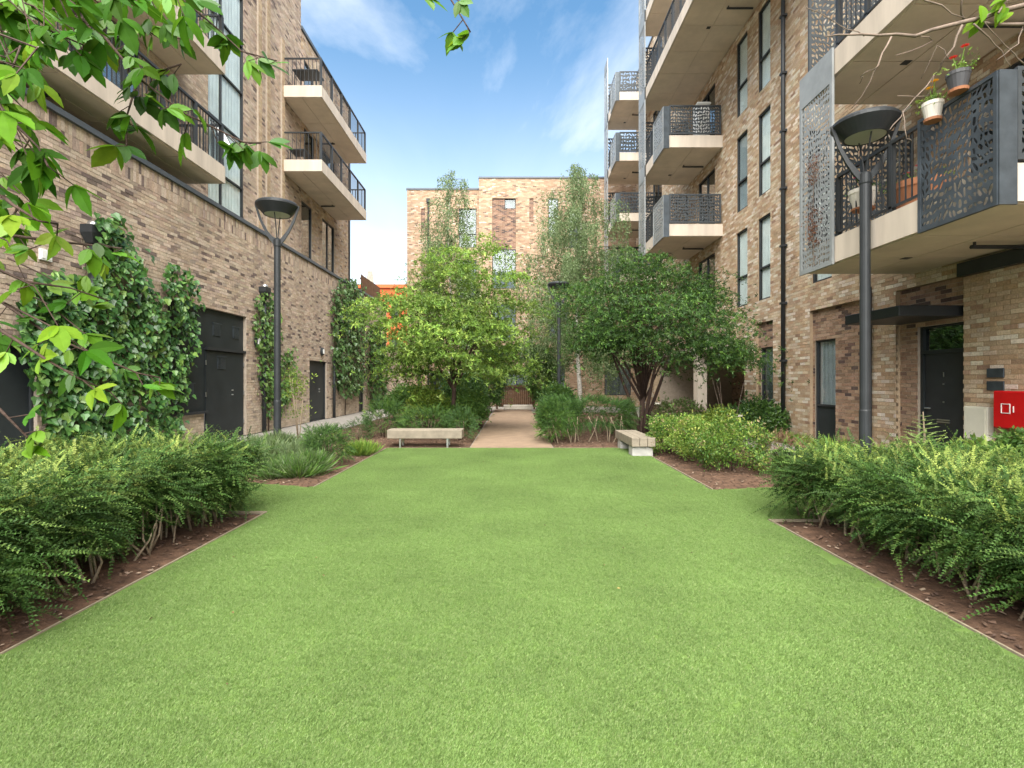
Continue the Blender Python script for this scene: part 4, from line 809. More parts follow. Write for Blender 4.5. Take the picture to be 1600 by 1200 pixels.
# ================================================================== TREES
def branchy(base, crown_c, crown_r, r0, nl, h0, mats, t, up=.55, sub=4, lean=(0, 0)):
    base = Vector(base); c = Vector(crown_c); top = Vector((base.x + lean[0], base.y + lean[1], h0))
    MB().tube([base + Vector((0, 0, -.05)), base + Vector((0, 0, .12)), base.lerp(top, .5) + Vector((random.uniform(-.04, .04), random.uniform(-.04, .04), 0)), top], [r0 * 1.5, r0 * 1.05, r0 * .95, r0 * .8], 10).build('trunk', mats, t, smooth=True)
    br = MB(); tips = []
    for k in range(nl):
        a = 6.2832 * k / nl + random.uniform(-.4, .4); el = random.uniform(.05, 1.0); q = random.uniform(.65, .92)
        e = Vector((c.x + math.cos(a) * crown_r[0] * q * math.cos(el * 1.3), c.y + math.sin(a) * crown_r[1] * q * math.cos(el * 1.3), c.z + crown_r[2] * (math.sin(el * 1.45) * .85 - .3)))
        s = base.lerp(top, random.uniform(.72, 1)); m1 = s.lerp(e, .4) + Vector((0, 0, .12 * (e - s).length)); m2 = s.lerp(e, .75) + Vector((random.uniform(-.15, .15), random.uniform(-.15, .15), .08)); rr = r0 * random.uniform(.35, .55)
        br.tube([s, m1, m2, e], [rr, rr * .7, rr * .4, .008], 6)
        for j in range(sub):
            p = m1.lerp(e, random.uniform(0, .9)); d = Vector((random.uniform(-1, 1), random.uniform(-1, 1), random.uniform(-.1, .7))).normalized() * random.uniform(.3, .6) * min(crown_r)
            br.tube([p, p + d * .5 + Vector((0, 0, .05)), p + d], [rr * .3, rr * .2, .005], 5); tips.append(p + d)
        tips.append(e)
    br.build('branches', mats, t, smooth=True); return tips
def crown_tree(label, base, c, rad, r0, h0, nclump, per, leaf, pal, flat, bark, group=None, lower=-.35, amp=.14, spread=.42, tm=None, wide=1.0, nl=11):
    t = thing('garden_tree', label, 'tree', base, group); branchy(base, c, rad, r0, nl, h0, M[bark], t)
    c = np.array(c); rad = np.array(rad); v = ellipsoid_dirs(nclump, lower); n = len(v)
    cc = c + v * rad * (lumpy(v, c[0], amp) * rng.uniform(.35, 1.0, n) ** .45)[:, None]; cc[:, 2] = np.maximum(cc[:, 2], c[2] - rad[2] * .55)
    K = np.repeat(np.arange(n), per); m = len(K); tone = rng.uniform(.62, 1.38, n)[K]
    off = rng.normal(0, 1, (m, 3)) * np.array((spread, spread, spread * flat)); rr = np.hypot(off[:, 0], off[:, 1]); off[:, 2] -= rr ** 2 * .22 / spread
    loc = cc[K] + off; dr = off * np.array((1, 1, .4)) + v[K] * .25 + rng.normal(0, .25, (m, 3)) + np.array((0, 0, -.15)); nn = np.array((0, 0, 1.0)) + v[K] * .35 + rng.normal(0, .35, (m, 3))
    foliage('crown', scatter_many(tm, loc, basis(dr, nn), leaf * rng.uniform(.7, 1.3, m), colours(m, pal, .12) * tone[:, None]), 'leaf', t); return t
LEAF3 = [(lambda d: d)(cluster(60 + i, 5, .85, .38, .12, .3)) for i in range(4)]      # a palmate leaf: five fingers from a point
crown_tree('bright green layered maple tree behind the left bench', (-1.8, 16, 0), (-1.75, 16, 3.2), (2.45, 2.2, 2.35), .075, 1.6, 200, 58, .11, [((.12, .22, .03), 4), ((.17, .28, .045), 4), ((.24, .34, .065), 3), ((.08, .16, .025), 2)], .10, 'bark_red', spread=.43, tm=LEAF3, lower=-.72, amp=.3)
t2 = crown_tree('dense dark green multi-stemmed tree behind the right bench', (3.72, 14.6, 0), (3.75, 14.6, 3.15), (2.45, 2.4, 1.9), .085, 1.1, 240, 64, .085, [((.026, .07, .012), 4), ((.043, .102, .018), 4), ((.085, .17, .028), 3)], .16, 'bark_red', spread=.42, tm=LEAF3, nl=16, lower=-.5, amp=.3)
for dx, dy in ((.16, .05), (-.14, .1), (.05, -.12)): MB().tube([(3.72 + dx * .5, 14.6 + dy * .5, -.03), (3.72 + dx, 14.6 + dy, .5), (3.72 + dx * 3.5, 14.6 + dy * 3, 1.5), (3.72 + dx * 6, 14.6 + dy * 6, 2.6)], [.07, .055, .045, .025], 8).build('trunk', M['bark_red'], t2, smooth=True)
def birch(label, x, y, h, rad, zlow, nstr, pal, seed):
    t = thing('birch_tree', label, 'tree', (x, y, 0), 'weeping birches at the far end'); rs = np.random.default_rng(seed)
    pts = [Vector((x + .12 * math.sin(k * .9 + seed), y + .1 * math.cos(k * 1.1), h * .93 * k / 9)) for k in range(10)]; MB().tube(pts, [.12 * (1 - k / 9) ** 1.2 + .006 for k in range(10)], 8).build('trunk', M['birchbark'], t, smooth=True)
    br = MB(); L_ = []; D_ = []
    for k in range(nstr):
        f = (k + rs.uniform(0, 1)) / nstr; zs = zlow + (h - zlow - .25) * f; a = k * 2.4 + rs.uniform(-.5, .5); env = rad * (1 - f) ** .6 * (.6 + .4 * min(1, f * 5)); ln = env * rs.uniform(.45, 1.15) + .15
        o_ = np.array((math.cos(a), math.sin(a), 0)); s0 = np.array((x, y, zs)); rise = ln * rs.uniform(.15, .5)
        lp = lambda q: s0 + o_ * ln * q + np.array((0, 0, rise * (1.6 * q - 1.1 * q * q)))
        br.tube([tuple(lp(q)) for q in (0, .35, .7, 1)], [.03 * (1 - f) + .01, .018 * (1 - f) + .008, .009, .004], 5)
        for j in range(int(8 + 17 * ln)):
            q = rs.uniform(.22, 1.05); st = lp(q) + np.array((rs.normal(0, .16), rs.normal(0, .16), 0)) * min(1, ln); dl = rs.uniform(.4, 2.0) * min(1, .35 + ln * .5); m = int(24 * dl) + 4; tt = rs.uniform(0, 1, m); sw = o_ * .12 + np.array((rs.normal(0, .08), rs.normal(0, .08), 0))
            L_.append(st + sw * np.sqrt(tt)[:, None] + np.stack([rs.normal(0, .05, m), rs.normal(0, .05, m), -tt * dl + rs.normal(0, .04, m)], 1)); D_.append(np.stack([rs.normal(0, .55, m) + sw[0], rs.normal(0, .55, m) + sw[1], -np.ones(m)], 1))
    br.build('branches', M['bark'], t, smooth=True); L_ = np.concatenate(L_); D_ = np.concatenate(D_); m = len(L_)
    foliage('crown', [scatter(diamond(.6), L_, basis(D_, rng.normal(0, 1, (m, 3))), rng.uniform(.06, .10, m), colours(m, pal, .2))], 'leaf', t)
G_BIR = [((.12, .18, .07), 4), ((.155, .22, .09), 4), ((.20, .26, .125), 2.5), ((.09, .145, .05), 2)]
birch('slender weeping birch rising behind the left maple tree', -2.95, 24.5, 11.9, 2.6, 3.6, 32, G_BIR, 5)
birch('broad weeping birch in front of the far building, right of the path', 3.2, 24.6, 12.3, 4.6, 2.2, 52, G_BIR, 8)

# ================================================================== SHRUBS AND LOW PLANTS
shrub('round_shrub', 'dark green dome-shaped shrub at the edge of the left flower bed', (-3.45, 9.5, .36), (.40, .40, .36), 1300, .12, G_DK + G_MID, tm=SPR_L, lower=-.7, stems=4)
shrub('round_shrub', 'small round dark shrub left of the pale bench', (-3.95, 13.2, .28), (.28, .28, .3), 260, .12, G_DK, tm=SPR_L, lower=-.7, stems=3)
GR = (lambda b: b)([(np.array([(-.006, 0, 0), (.006, 0, 0), (.005, .55, .03), (0, 1, -.08)]), np.array([(0, 1, 2), (0, 2, 3)]), np.array([.85, .85, 1, 1.2]))])
def tussock(name, label, boxes, n, hgt, pal, spread=.5, cat='plant', flowers=None):
    x0, x1, y0, y1 = boxes; t = thing(name, label, cat, ((x0 + x1) / 2, (y0 + y1) / 2, 0)); k = max(4, int((x1 - x0) * (y1 - y0) * 9)); cx = rng.uniform(x0, x1, k); cy = rng.uniform(y0, y1, k); ks = rng.uniform(.55, 1.15, k); q = rng.integers(0, k, n)
    dr = np.stack([rng.normal(0, spread, n), rng.normal(0, spread, n), np.ones(n)], 1); loc = np.stack([cx[q] + dr[:, 0] * .08 + rng.normal(0, .05, n), cy[q] + dr[:, 1] * .08 + rng.normal(0, .05, n), np.zeros(n)], 1)
    f = foliage('foliage', [scatter(GR[0], loc, basis(dr, rng.normal(0, 1, (n, 3))), hgt * ks[q] * rng.uniform(.6, 1.15, n), colours(n, pal, .2))], 'leaf', t)
    m = n // 2; q = rng.integers(0, k, m); dr = np.stack([rng.normal(0, spread, m), rng.normal(0, spread, m), np.ones(m)], 1); loc = np.stack([cx[q], cy[q], np.zeros(m)], 1) + norm(dr) * (hgt * ks[q] * rng.uniform(.25, .8, m))[:, None]
    foliage('leaf_tufts', scatter_many(SPR, loc, basis(dr, rng.normal(0, 1, (m, 3))), hgt * rng.uniform(.25, .45, m), colours(m, pal, .2)), 'leaf', t)
    return t
tussock('lavender_clump', 'grey-green lavender spilling round the foot of the left lamp post', (-5.2, -3.75, 8.4, 11.0), 9000, .44, G_GREY, .55)
tussock('lavender_clump', 'low grey-green lavender at the front edge of the left flower bed, nearest the hedge', (-4.7, -3.35, 8.05, 8.75), 4500, .36, G_GREY + G_MID, .7)
tussock('grass_clump', 'bright green low grassy plants behind the dome-shaped shrub', (-3.3, -3.0, 9.9, 11.2), 700, .3, G_LT, .5)
shrub('leafy_shrub', 'bushy dark shrub with strap leaves at the left end of the pale bench', (-3.45, 14.0, .5), (.55, .6, .52), 650, .19, G_DK + G_MID, tm=SPR_L, lower=-.6)
shrub('leafy_shrub', 'wide low shrub directly behind the pale bench', (-2.2, 13.5, .42), (.75, .55, .42), 800, .17, G_DK + G_MID, tm=SPR_L, lower=-.5)
shrub('leafy_shrub', 'dark shrub beside the path at the right end of the pale bench', (-1.35, 13.4, .38), (.42, .6, .42), 550, .16, G_DK, tm=SPR_L, lower=-.6)
shrub('leafy_shrub', 'mid green shrub under the maple tree along the path', (-1.6, 17.2, .55), (.75, 1.6, .6), 1100, .2, G_MID, lower=-.5, tm=CLU)
shrub('leafy_shrub', 'yellow-green shrub left of the maple trunk', (-2.7, 16.5, .75), (.6, .7, .6), 600, .2, G_YEL, lower=-.5)
shrub('leafy_shrub', 'rounded far shrub before the pale planter wall', (-4.0, 20.5, .65), (1.0, 1.2, .7), 900, .22, G_MID, lower=-.5)
shrub('leafy_shrub', 'dark far shrub on the left before the boarded fence', (-2.1, 22.5, .9), (1.0, 2.0, 1.0), 1500, .24, G_DK, lower=-.5)
shrub('climber_mound', 'dark leafy mass arching over the far left end of the path', (-1.15, 25.6, 1.7), (.75, .8, 1.5), 1500, .22, G_DK, lower=-.9)
shrub('climber_mound', 'dark leafy mass arching over the far right end of the path', (1.6, 25.8, 1.7), (.75, .8, 1.6), 1500, .22, G_DK + G_MID, lower=-.9)
shrub('climber_mound', 'leafy canopy bridging over the far end of the path', (.2, 26.2, 2.95), (1.6, .6, .45), 1100, .2, G_DK, lower=-.9, stems=0)
# loose clipped hedge right of path, with bare stems
def boxhedge(label, x0, x1, y0, y1, z0, z1, n, pal, size, nst):
    t = thing('clipped_hedge', label, 'hedge', ((x0 + x1) / 2, (y0 + y1) / 2, 0)); loc = np.stack([rng.uniform(x0, x1, n), rng.uniform(y0, y1, n), rng.uniform(z0, z1, n)], 1)
    c = np.array(((x0 + x1) / 2, (y0 + y1) / 2, (z0 + z1) / 2)); hs = np.array((x1 - x0, y1 - y0, z1 - z0)) / 2; r_ = (loc - c) / hs; s = np.abs(r_).max(1, keepdims=True); r_ = r_ / s * rng.uniform(.6, 1, (n, 1)) ** .4; r_ *= 1 - .10 * (np.sum(r_ ** 2, 1, keepdims=True) - 1) * .5; loc = c + r_ * hs + np.array((0, 0, 1)) * (.06 * np.sin(r_[:, :1] * 7))
    dr = r_ * .8 + rng.normal(0, .5, (n, 3)) + np.array((0, 0, .2)); nn = np.array((0, 0, 1.)) + rng.normal(0, .4, (n, 3)); foliage('foliage', scatter_many(SPR_L, loc, basis(dr, nn), size * rng.uniform(.7, 1.2, n), colours(n, pal, .2)), 'leaf', t)
    for k in range(nst):
        b = Vector((random.uniform(x0 + .2, x1 - .2), random.uniform(y0 + .05, y0 + .4), -.02)); e = b + Vector((random.uniform(-.25, .25), random.uniform(-.05, .25), z0 + .25)); MB().tube([b, b.lerp(e, .5) + Vector((random.uniform(-.08, .08), 0, 0)), e], [.018, .013, .008], 5).build('stem', M['twig'], t, smooth=True)
boxhedge('dense evergreen hedge on bare stems between the path and the right bench', .75, 3.05, 12.5, 14.2, .42, 1.02, 2600, G_DK + G_MID[:1], .2, 14)
shrub('leafy_shrub', 'feathery green shrub at the right corner of the path', (1.1, 13.1, .5), (.42, .8, .5), 700, .19, G_MID, tm=SPR_L, lower=-.7)
shrub('leafy_shrub', 'mid green shrub along the right side of the path', (1.65, 18, .65), (.6, 2.4, .75), 1500, .22, G_MID + G_DK, lower=-.6)
for i, (x, y, rx, rz, lab) in enumerate(((3.35, 10.9, .5, .40, 'bright yellow-green shrub nearest the right bench'), (3.6, 9.9, .52, .42, 'middle one of three bright green shrubs in the right bed'), (3.72, 8.75, .68, .45, 'largest bright yellow-green shrub at the right lawn notch'))):
    shrub('golden_shrub', lab, (x, y, .42), (rx, .6, rz), 950, .105, [((.055, .125, .022), 4), ((.10, .19, .028), 4), ((.17, .26, .04), 3), ((.27, .31, .07), 1.2), ((.34, .27, .14), .5)][i % 2:] , amp=.28, tm=CLU, lower=-.75, stems=6, group='bright green shrubs in the right bed')
shrub('twiggy_shrub', 'reddish dry twiggy plant at the right lawn notch', (4.45, 8.5, .28), (.42, .5, .34), 420, .16, [((.17, .09, .06), 4), ((.22, .13, .08), 3), ((.12, .12, .04), 2)], tm=SPR, lower=-.4, stems=8)
shrub('glossy_shrub', 'glossy dark green shrub against the right wall by the downpipe', (6.75, 14.2, .45), (.75, .7, .5), 650, .22, G_DK + G_MID, m='leafgloss', lower=-.6)
shrub('leafy_shrub', 'pale yellow-green shrub left of the glossy one by the right wall', (5.3, 13.2, .4), (.5, .5, .4), 380, .17, G_YEL, lower=-.5)
shrub('leafy_shrub', 'pinkish green shrub between the right tree and planter wall', (4.7, 14.4, .5), (.8, .9, .45), 700, .18, [((.14, .17, .07), 3), ((.24, .17, .12), 2), ((.10, .16, .04), 3)], lower=-.5)
tussock('ground_cover', 'yellowish low ground cover along the foot of the right wall', (6.8, 7.4, 8.5, 13.6), 2600, .24, G_YEL + G_LT, .7)
shrub('leafy_shrub', 'green weedy shrub below the red cabinet', (5.95, 6.5, .34), (.7, .6, .34), 700, .16, G_MID + G_LT, lower=-.6)
shrub('leafy_shrub', 'dark leafy shrub at the right edge behind the hedge', (6.6, 6.6, .42), (.4, .4, .42), 420, .16, G_MID, lower=-.6)
tussock('tall_weeds', 'wispy weeds standing behind the right hedge', (4.9, 5.5, 6.6, 8.4), 420, .62, G_LT, .28)
# sapling left, bare shrub right, spiky weed
def sapling(label, base, h, n, pal, size, name='sapling', bark='twig', leafz=.6, spread=.35):
    t = thing(name, label, 'sapling', base); tips = []
    for k in range(n):
        a = random.uniform(0, 6.28); q = random.uniform(.3, 1); b = Vector(base); e = b + Vector((math.cos(a) * spread * q, math.sin(a) * spread * q, h * random.uniform(.75, 1))); m = b.lerp(e, .5) + Vector((random.uniform(-.05, .05), random.uniform(-.05, .05), 0))
        MB().tube([b, m, e], [.014, .010, .005], 5).build('stem', M[bark], t, smooth=True); tips += [e, e.lerp(m, .3)] + ([m] if random.random() < .5 else [])
    tips = np.array([tuple(p) for p in tips]); K = np.repeat(np.arange(len(tips)), 7); m = len(K); loc = tips[K] + rng.normal(0, .09, (m, 3))
    if size: foliage('foliage', scatter_many(CLU, loc, basis(rng.normal(0, .6, (m, 3)) + np.array((0, 0, .3)), rng.normal(0, .4, (m, 3)) + np.array((0, 0, 1))), size * rng.uniform(.7, 1.2, m), colours(m, pal)), 'leaf', t)
    return t
sapling('thin sapling with yellow-green leaves right of the left lamp post', (-5.0, 12.0, 0), 1.95, 5, G_YEL, .13)
sapling('bare twiggy sapling beside the planter wall at right', (5.65, 13.4, 0), 1.75, 5, G_LT, .0, bark='twig_grey', spread=.5)
t = thing('spiky_weed', 'tall fern-like weed with level side shoots before the front door', 'weed', (5.75, 7.15, 0)); MB().tube([(5.75, 7.15, 0), (5.77, 7.15, .6), (5.74, 7.15, 1.12)], [.02, .018, .006], 6).build('stem', M['leafgloss'] if False else M['twig'], t)
parts = []; k = 0
for i in range(13):
    z = .35 + i * .058; l = .5 * (1 - i / 14.5)
    for s in range(4):
        a = s * 1.57 + i * .5; parts.append(scatter(spray(100 + k % 7, 14, .15, .5, .0), np.array([(5.755, 7.15, z)]), basis(np.array([(math.cos(a), math.sin(a), .22)]), np.array([(0, 0, 1.0)])), [l], np.array([(.26, .36, .12)]))); k += 1
foliage('side_shoots', parts, 'leaf', t)

# ================================================================== BALCONY POTS
def pot(label, x, y, z, r, h, m, pal, fl, fln, sd, hang=False):
    t = thing('plant_pot', label, 'plant pot', (x, y, z)); MB().lathe([(.001, 0), (r * .68, 0), (r * .95, h * .75), (r, h * .8), (r, h), (r * .88, h), (r * .85, h * .88), (.001, h * .88)], (x, y, z), 18).build('pot', M[m], t, smooth=False)
    MB().lathe([(.001, -.01), (r * .8, -.012), (r * .85, .02), (.001, .022)], (x, y, z - .012), 14).build('saucer', M['terracotta'], t)
    n = 16; loc = np.stack([x + rng.normal(0, r * .5, n), y + rng.normal(0, r * .5, n), z + h + rng.uniform(0, .10, n)], 1); foliage('leaves', scatter_many(CLU, loc, basis(rng.normal(0, .5, (n, 3)) + np.array((0, 0, .8)), rng.normal(0, .6, (n, 3)) + np.array((0, 0, .5))), .10 * rng.uniform(.7, 1.2, n), colours(n, pal)), 'leaf', t)
    for k in range(fln):
        e = Vector((x + random.uniform(-.12, .1), y + random.uniform(-.08, .12), z + h + random.uniform(.16, .3))); fs = MB().tube([(x, y, z + h * .9), e], .006, 4).build('flower_stem', M['leaf1'], t); fs.color = (.15, .25, .05, 1)
        q = 9; d = np.stack([np.cos(np.arange(q) * .7), np.sin(np.arange(q) * .7), np.full(q, .35)], 1); foliage('flower', [scatter(diamond(.7), np.repeat(np.array([tuple(e)]), q, 0), basis(d, np.repeat(np.array([(0, 0, 1.)]), q, 0)), np.full(q, .05), np.repeat(np.array([fl]), q, 0))], 'flower', t)
pot('white pot with a yellow flower hanging on the near balcony rail', 5.30, 6.45, 4.84, .115, .21, 'pot_white', G_LT, (.75, .42, .02), 2, 1)
pot('dark pot with a red flower hanging on the near balcony rail', 5.30, 6.08, 5.0, .12, .21, 'pot_dark', G_LT, (.75, .06, .02), 2, 2)
pot('pot of pink flowers on the near balcony behind the lamp hood', 5.62, 8.2, 4.3, .2, .3, 'pot_white', G_MID, (.75, .05, .22), 7, 3)
pot('big terracotta pot of leafy plants on the near balcony floor', 5.95, 7.5, 3.99, .34, .45, 'terracotta', G_MID, (.6, .15, .15), 4, 4)
t = thing('storage_box', 'small white box standing on the far right balcony', 'box', (6.8, 18.9, 10.28)); MB().bevbox(6.75, 7.2, 18.6, 19.1, 10.285, 11.6, .03).build('body', M['white'], t); MB().bevbox(6.72, 7.23, 18.57, 19.13, 11.605, 11.68, .02).build('lid', M['white'], t)

t = thing('dried_climber', 'brown withered plant clinging to the tall perforated screen of the near balcony', 'plant', (5.40, 9.1, 3.8)); n = 90
q = rng.integers(0, 3, n); loc = np.stack([5.36 + rng.normal(0, .012, n), 9.12 + rng.normal(0, .10, n), np.array([4.35, 4.2, 5.25])[q] + rng.normal(0, 1, n) * np.array([.22, .15, .13])[q]], 1)
foliage('withered_leaves', scatter_many(CLU, loc, basis(rng.normal(0, 1, (n, 3)) * np.array((.15, 1, 1)), rng.normal(0, .3, (n, 3)) + np.array((-1, 0, 0))), rng.uniform(.05, .09, n), pick([((.20, .085, .04), 3), ((.14, .06, .03), 2)], n)), 'leaf', t)
MB().tube([(5.365, 9.1, 3.6), (5.362, 9.13, 4.3), (5.362, 9.09, 5.4)], .006, 5).build('stem', M['twig_grey'], t)

# ================================================================== OVERHANGING BRANCHES
def leaflet():
    side = [(0, 0), (.11, .07), (.21, .2), (.265, .36), (.27, .5), (.285, .56), (.235, .62), (.215, .70), (.21, .76), (.14, .84), (.08, .93), (0, 1.03)]; V = []; F = []
    for x, y in side: V += [(-x, y, .22 * x - .16 * y * y), (0, y, -.16 * y * y), (x, y, .22 * x - .16 * y * y)]
    for i in range(len(side) - 1): a = 3 * i; F += [(a, a + 1, a + 4, a + 3), (a + 1, a + 2, a + 5, a + 4)]
    return V, F
V, F = leaflet(); LEAFM = []
for k in range(3):
    W_ = [(x * (.82, .66, .9)[k] + .05 * math.sin(y * 3 + k) * (k - 1), y, z * (1, 1.6, .5)[k]) for x, y, z in V]; me = new_mesh('leaf', W_, F, smooth=False); me.materials.append(M['leaf1']); LEAFM.append(me)
from mathutils import Matrix
LEAVES = []
def put_leaf(parent, p, d, nrm, size, col): LEAVES.append((parent, p, d, nrm, size, col))
def place_leaf(parent, p, d, nrm, size, col):
    d = Vector(d).normalized(); n = Vector(nrm); x = d.cross(n).normalized(); z = x.cross(d); o = link('leaf', random.choice(LEAFM), None, parent, p)
    o.rotation_euler = Matrix(((x.x, d.x, z.x), (x.y, d.y, z.y), (x.z, d.z, z.z))).to_euler(); o.scale = (size,) * 3; o.color = (*col, 1)
lt = thing('overhanging_tree', 'leafy tree leaning in at the upper left with three-part lobed leaves', 'tree', (-3.5, .75, 0))
MB().tube([(-3.5, .75, -.05), (-3.45, .75, .9), (-3.3, .8, 1.9), (-3.2, .85, 3.0), (-3.1, .9, 4.2)], [.11, .09, .08, .06, .03], 10).build('trunk', M['bark'], lt, smooth=True)
TW = [([(-40, -60), (60, -20), (157, 50), (216, 122), (290, 178), (380, 222), (408, 224)], 1.5, (-3.3, .8, 2.4)), ([(216, 122), (197, 185), (198, 228)], 1.5, None), ([(216, 122), (283, 100)], 1.5, None),
      ([(120, -80), (200, -40), (287, 0), (340, 45), (377, 80), (432, 95)], 1.65, (-3.2, .85, 3.0)), ([(-60, 60), (0, 97), (22, 100), (32, 72)], 1.15, (-3.3, .8, 2.2)), ([(-80, 200), (0, 290), (55, 337)], 1.2, (-3.3, .8, 2.0)),
      ([(-70, 350), (0, 366), (115, 380), (170, 386), (190, 388)], 1.3, (-3.35, .78, 1.9)), ([(-80, 420), (0, 470), (80, 525), (215, 583), (250, 590)], 1.45, (-3.4, .77, 1.7)), ([(-60, 480), (0, 515), (70, 560), (120, 590), (172, 612)], 1.3, (-3.4, .77, 1.6)),
      ([(-60, 590), (0, 640), (50, 690), (62, 697)], 1.35, (-3.42, .76, 1.5)), ([(-30, -120), (20, 20), (60, 40), (130, 70)], 1.35, (-3.2, .85, 2.8)), ([(60, -60), (120, 10), (200, 30), (250, 60)], 1.55, (-3.2, .85, 3.1)), ([(-60, 120), (0, 170), (60, 230), (75, 260)], 1.1, (-3.3, .8, 2.1)),
      ([(300, -260), (560, -120), (690, -25), (728, 38), (735, 50)], 1.6, (-3.1, .9, 4.0)), ([(560, -120), (640, -50), (672, 0)], 1.6, None), ([(-60, 250), (20, 320), (60, 345), (90, 350)], 1.15, (-3.3, .8, 2.0)), ([(-50, 400), (40, 440), (110, 450), (170, 470)], 1.4, (-3.4, .77, 1.8))]
GL = [(.032, .105, .006), (.042, .125, .007), (.062, .165, .009), (.095, .205, .012), (.026, .08, .006)]; GL2 = [(.11, .22, .012), (.15, .26, .018), (.08, .175, .010)]
nl = 0
for k, (pl, Y, root) in enumerate(TW):
    pts = [P(a, b, Y + .05 * math.sin(i * 1.3 + k)) for i, (a, b) in enumerate(pl)]; full = ([Vector(root), Vector(root).lerp(pts[0], .5) + Vector((0, 0, .12))] if root else []) + pts
    n = len(full); br = MB().tube(full, [max(.0022, (.010 if root else .004) * (1 - i / n) ** 1.4) for i in range(n)], 6).build('branch', M['bark_red'], lt, smooth=True)
    vis = [p for p, q in zip(pts, pl) if q[0] > -30 and q[1] > -30]
    if len(vis) < 2: vis = pts[-2:]
    low = pl[-1][1] > 330; L_ = sum((vis[i + 1] - vis[i]).length for i in range(len(vis) - 1)); cnt = max(3, int(L_ / (.042 if not low else .075))) + (2 if not low else 1)
    if pl[-1][0] > 600: cnt = 4 if k != 14 else 2
    for j in range(cnt):
        if nl > 260: break
        f = (j + .5 + random.uniform(-.3, .3)) / cnt * (len(vis) - 1) if j < cnt - 1 else len(vis) - 1.001; i = int(f); p = vis[i].lerp(vis[i + 1], f - i); pet = Vector((random.uniform(-1, 1), random.uniform(-.6, .6), random.uniform(-.9, .3))).normalized() * random.uniform(.02, .06); c = p + pet
        MB().tube([p, c], .0015, 4).build('leaf_stalk', M['bark_red'], lt); base = Vector((random.uniform(-.6, .9), random.uniform(-.5, .4), random.uniform(-1.1, -.1 if not low else .1))).normalized(); nr = Vector((random.uniform(-.5, .5), random.uniform(-1.0, .1), random.uniform(.15, 1))).normalized(); sd_ = base.cross(nr).normalized(); s = random.uniform(.062, .09) * (.85 if low else 1); cl = random.choice(GL2 if low and random.random() < .7 else GL)
        for q, sc_ in ((0, 1), (.75, .82), (-.75, .82)):
            put_leaf(lt, c, base * math.cos(q) + sd_ * math.sin(q) + Vector((random.uniform(-.15, .15),) * 3), nr + Vector((random.uniform(-.3, .3), random.uniform(-.3, .3), 0)), s * sc_ * random.uniform(.85, 1.1), [v * random.uniform(.85, 1.15) for v in cl])
        nl += 1
rt = thing('overhanging_tree', 'almost bare twiggy branches reaching in at the upper right', 'tree', (3.6, .9, 0))
MB().tube([(3.6, .9, -.05), (3.55, .9, 1.2), (3.4, 1.0, 2.4), (3.3, 1.1, 3.6)], [.10, .08, .065, .04], 10).build('trunk', M['bark'], rt, smooth=True)
TR = [([(1720, -40), (1600, 10), (1508, 33), (1427, 54), (1350, 56), (1287, 56)], 2.0, (3.35, 1.05, 3.0), .016), ([(1700, 60), (1600, 42), (1536, 33), (1508, 33)], 2.05, (3.4, 1.0, 2.6), .014), ([(1340, -80), (1445, 0), (1508, 28)], 2.0, None, .007), ([(1394, 60), (1372, 100), (1350, 140), (1333, 168)], 1.98, None, .005), ([(1504, 40), (1480, 90), (1459, 119), (1413, 171), (1389, 200)], 1.97, None, .006),
      ([(1522, 40), (1555, 70), (1581, 105)], 2.0, None, .005), ([(1459, 119), (1450, 150), (1400, 152)], 1.95, None, .003), ([(1427, 54), (1460, 66), (1400, 88)], 2.0, None, .003), ([(1600, 42), (1590, 70), (1560, 95)], 2.05, None, .004), ([(1508, 33), (1500, 0), (1490, -40)], 2.0, None, .006), ([(1480, 90), (1470, 70), (1440, 120)], 1.97, None, .003), ([(1372, 100), (1350, 118), (1345, 130)], 1.98, None, .0025), ([(1560, 20), (1575, -10), (1590, -40)], 2.0, None, .005), ([(1350, 56), (1310, 40), (1260, 10)], 2.0, None, .003), ([(1600, 100), (1570, 75), (1536, 33)], 2.03, None, .004), ([(1413, 171), (1420, 210), (1422, 225)], 1.95, None, .002)]
for k, (pl, Y, root, r0) in enumerate(TR):
    pts = [P(a + random.uniform(-3, 3), b + random.uniform(-3, 3), Y + .04 * math.sin(i * 1.7 + k)) for i, (a, b) in enumerate(pl)]; fine = []
    for i in range(len(pts) - 1):
        for s in range(3): fine.append(pts[i].lerp(pts[i + 1], s / 3) + Vector([random.uniform(-.006, .006) for _ in range(3)]) * (1 if i + s else 0))
    fine.append(pts[-1]); full = ([Vector(root)] if root else []) + fine; n = len(full); MB().tube(full, [max(.0016, r0 * .75 * (1 - .85 * i / n)) for i in range(n)], 6).build('branch', M['twig_grey'], rt, smooth=True)
for k in range(9): put_leaf(rt, P(random.uniform(1520, 1585), random.uniform(-5, 25), 2.0), (random.uniform(-1, .2), random.uniform(-.3, .3), random.uniform(-.7, .2)), (random.uniform(-.4, .4), -.6, .8), random.uniform(.06, .09), random.choice(GL2))

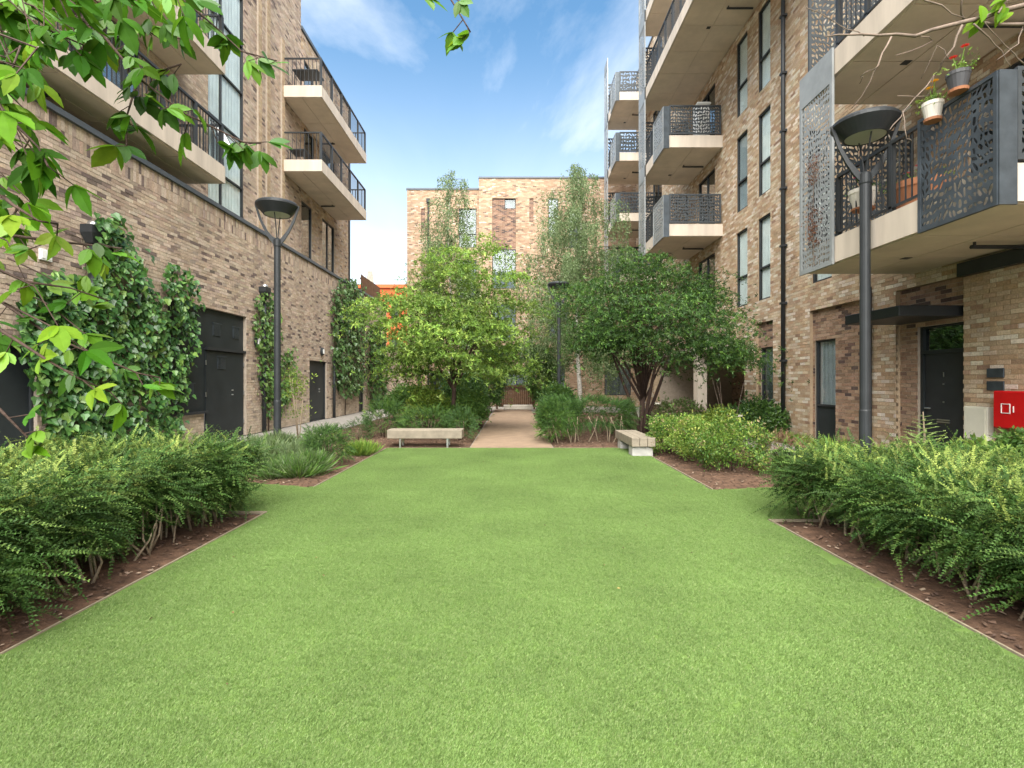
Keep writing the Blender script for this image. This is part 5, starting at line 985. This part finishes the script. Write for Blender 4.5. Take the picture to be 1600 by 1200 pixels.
# extra leafy shoots filling the dense upper-left and left edge
for (px, py, Y, low) in [((lambda q: q)(random.triangular(-20, 340, 30)), random.uniform(-30, 90), random.uniform(1.25, 1.7), False) for _ in range(60)] + [(random.uniform(-20, 300), random.uniform(-35, 45), random.uniform(1.2, 1.6), False) for _ in range(24)] + [(random.uniform(-30, 75), random.uniform(60, 330), random.uniform(1.05, 1.3), False) for _ in range(22)] + [(random.uniform(-30, 150), random.uniform(350, 560), random.uniform(1.25, 1.55), True) for _ in range(12)]:
    c = P(px, py, Y); base = Vector((random.uniform(-.5, .9), random.uniform(-.5, .4), random.uniform(-1.1, -.1))).normalized(); nr = Vector((random.uniform(-.5, .5), random.uniform(-1, .1), random.uniform(.15, 1))).normalized(); sd_ = base.cross(nr).normalized(); q0 = c - base * .08 + Vector((-.05, 0, .04)); MB().tube([q0 + Vector((-.14, .03, .06)), q0, c], [.003, .002, .0014], 4).build('leaf_stalk', M['bark_red'], lt)
    cl = random.choice(GL2 if low and random.random() < .6 else GL); s_ = random.uniform(.062, .09)
    for q, sc_ in ((0, 1), (.75, .82), (-.75, .82)): put_leaf(lt, c, base * math.cos(q) + sd_ * math.sin(q), nr + Vector((random.uniform(-.3, .3), random.uniform(-.3, .3), 0)), s_ * sc_ * random.uniform(.85, 1.1), [v * random.uniform(.85, 1.15) for v in cl])
mine = [l for l in LEAVES if l[0] == lt]; mine.sort(key=lambda l: -l[4] / l[1].y)
for l in mine[:300]: place_leaf(*l)
for l in LEAVES:
    if l[0] != lt: place_leaf(*l)
rest = mine[300:]
if rest:
    tv = np.array(W_); tf_ = np.array(F); D_ = np.array([tuple(l[2]) for l in rest]); Nn = np.array([tuple(l[3]) for l in rest])
    f = foliage('foliage', [scatter((tv, tf_, np.ones(len(tv))), np.array([tuple(l[1]) for l in rest]), basis(D_, Nn), np.array([l[4] for l in rest]), np.array([l[5] for l in rest]))], 'leaf', lt); f['kind'] = 'stuff'

n = 46; loc = np.stack([rng.uniform(-2.7, 2.7, n), rng.uniform(2.2, 11.5, n), np.full(n, .022)], 1); a = rng.uniform(0, 6.28, n)
o = foliage('fallen_leaves', [scatter(diamond(.55, .25), loc, basis(np.stack([np.cos(a), np.sin(a), rng.uniform(-.1, .3, n)], 1), np.array((0, 0, 1.)) + rng.normal(0, .3, (n, 3))), rng.uniform(.012, .032, n), pick([((.16, .09, .04), 3), ((.30, .24, .09), 2), ((.09, .06, .03), 2)], n))], 'mulch', None, kind='stuff'); o['label'] = 'tiny dry leaf scraps lying on the lawn'; o['category'] = 'leaves'
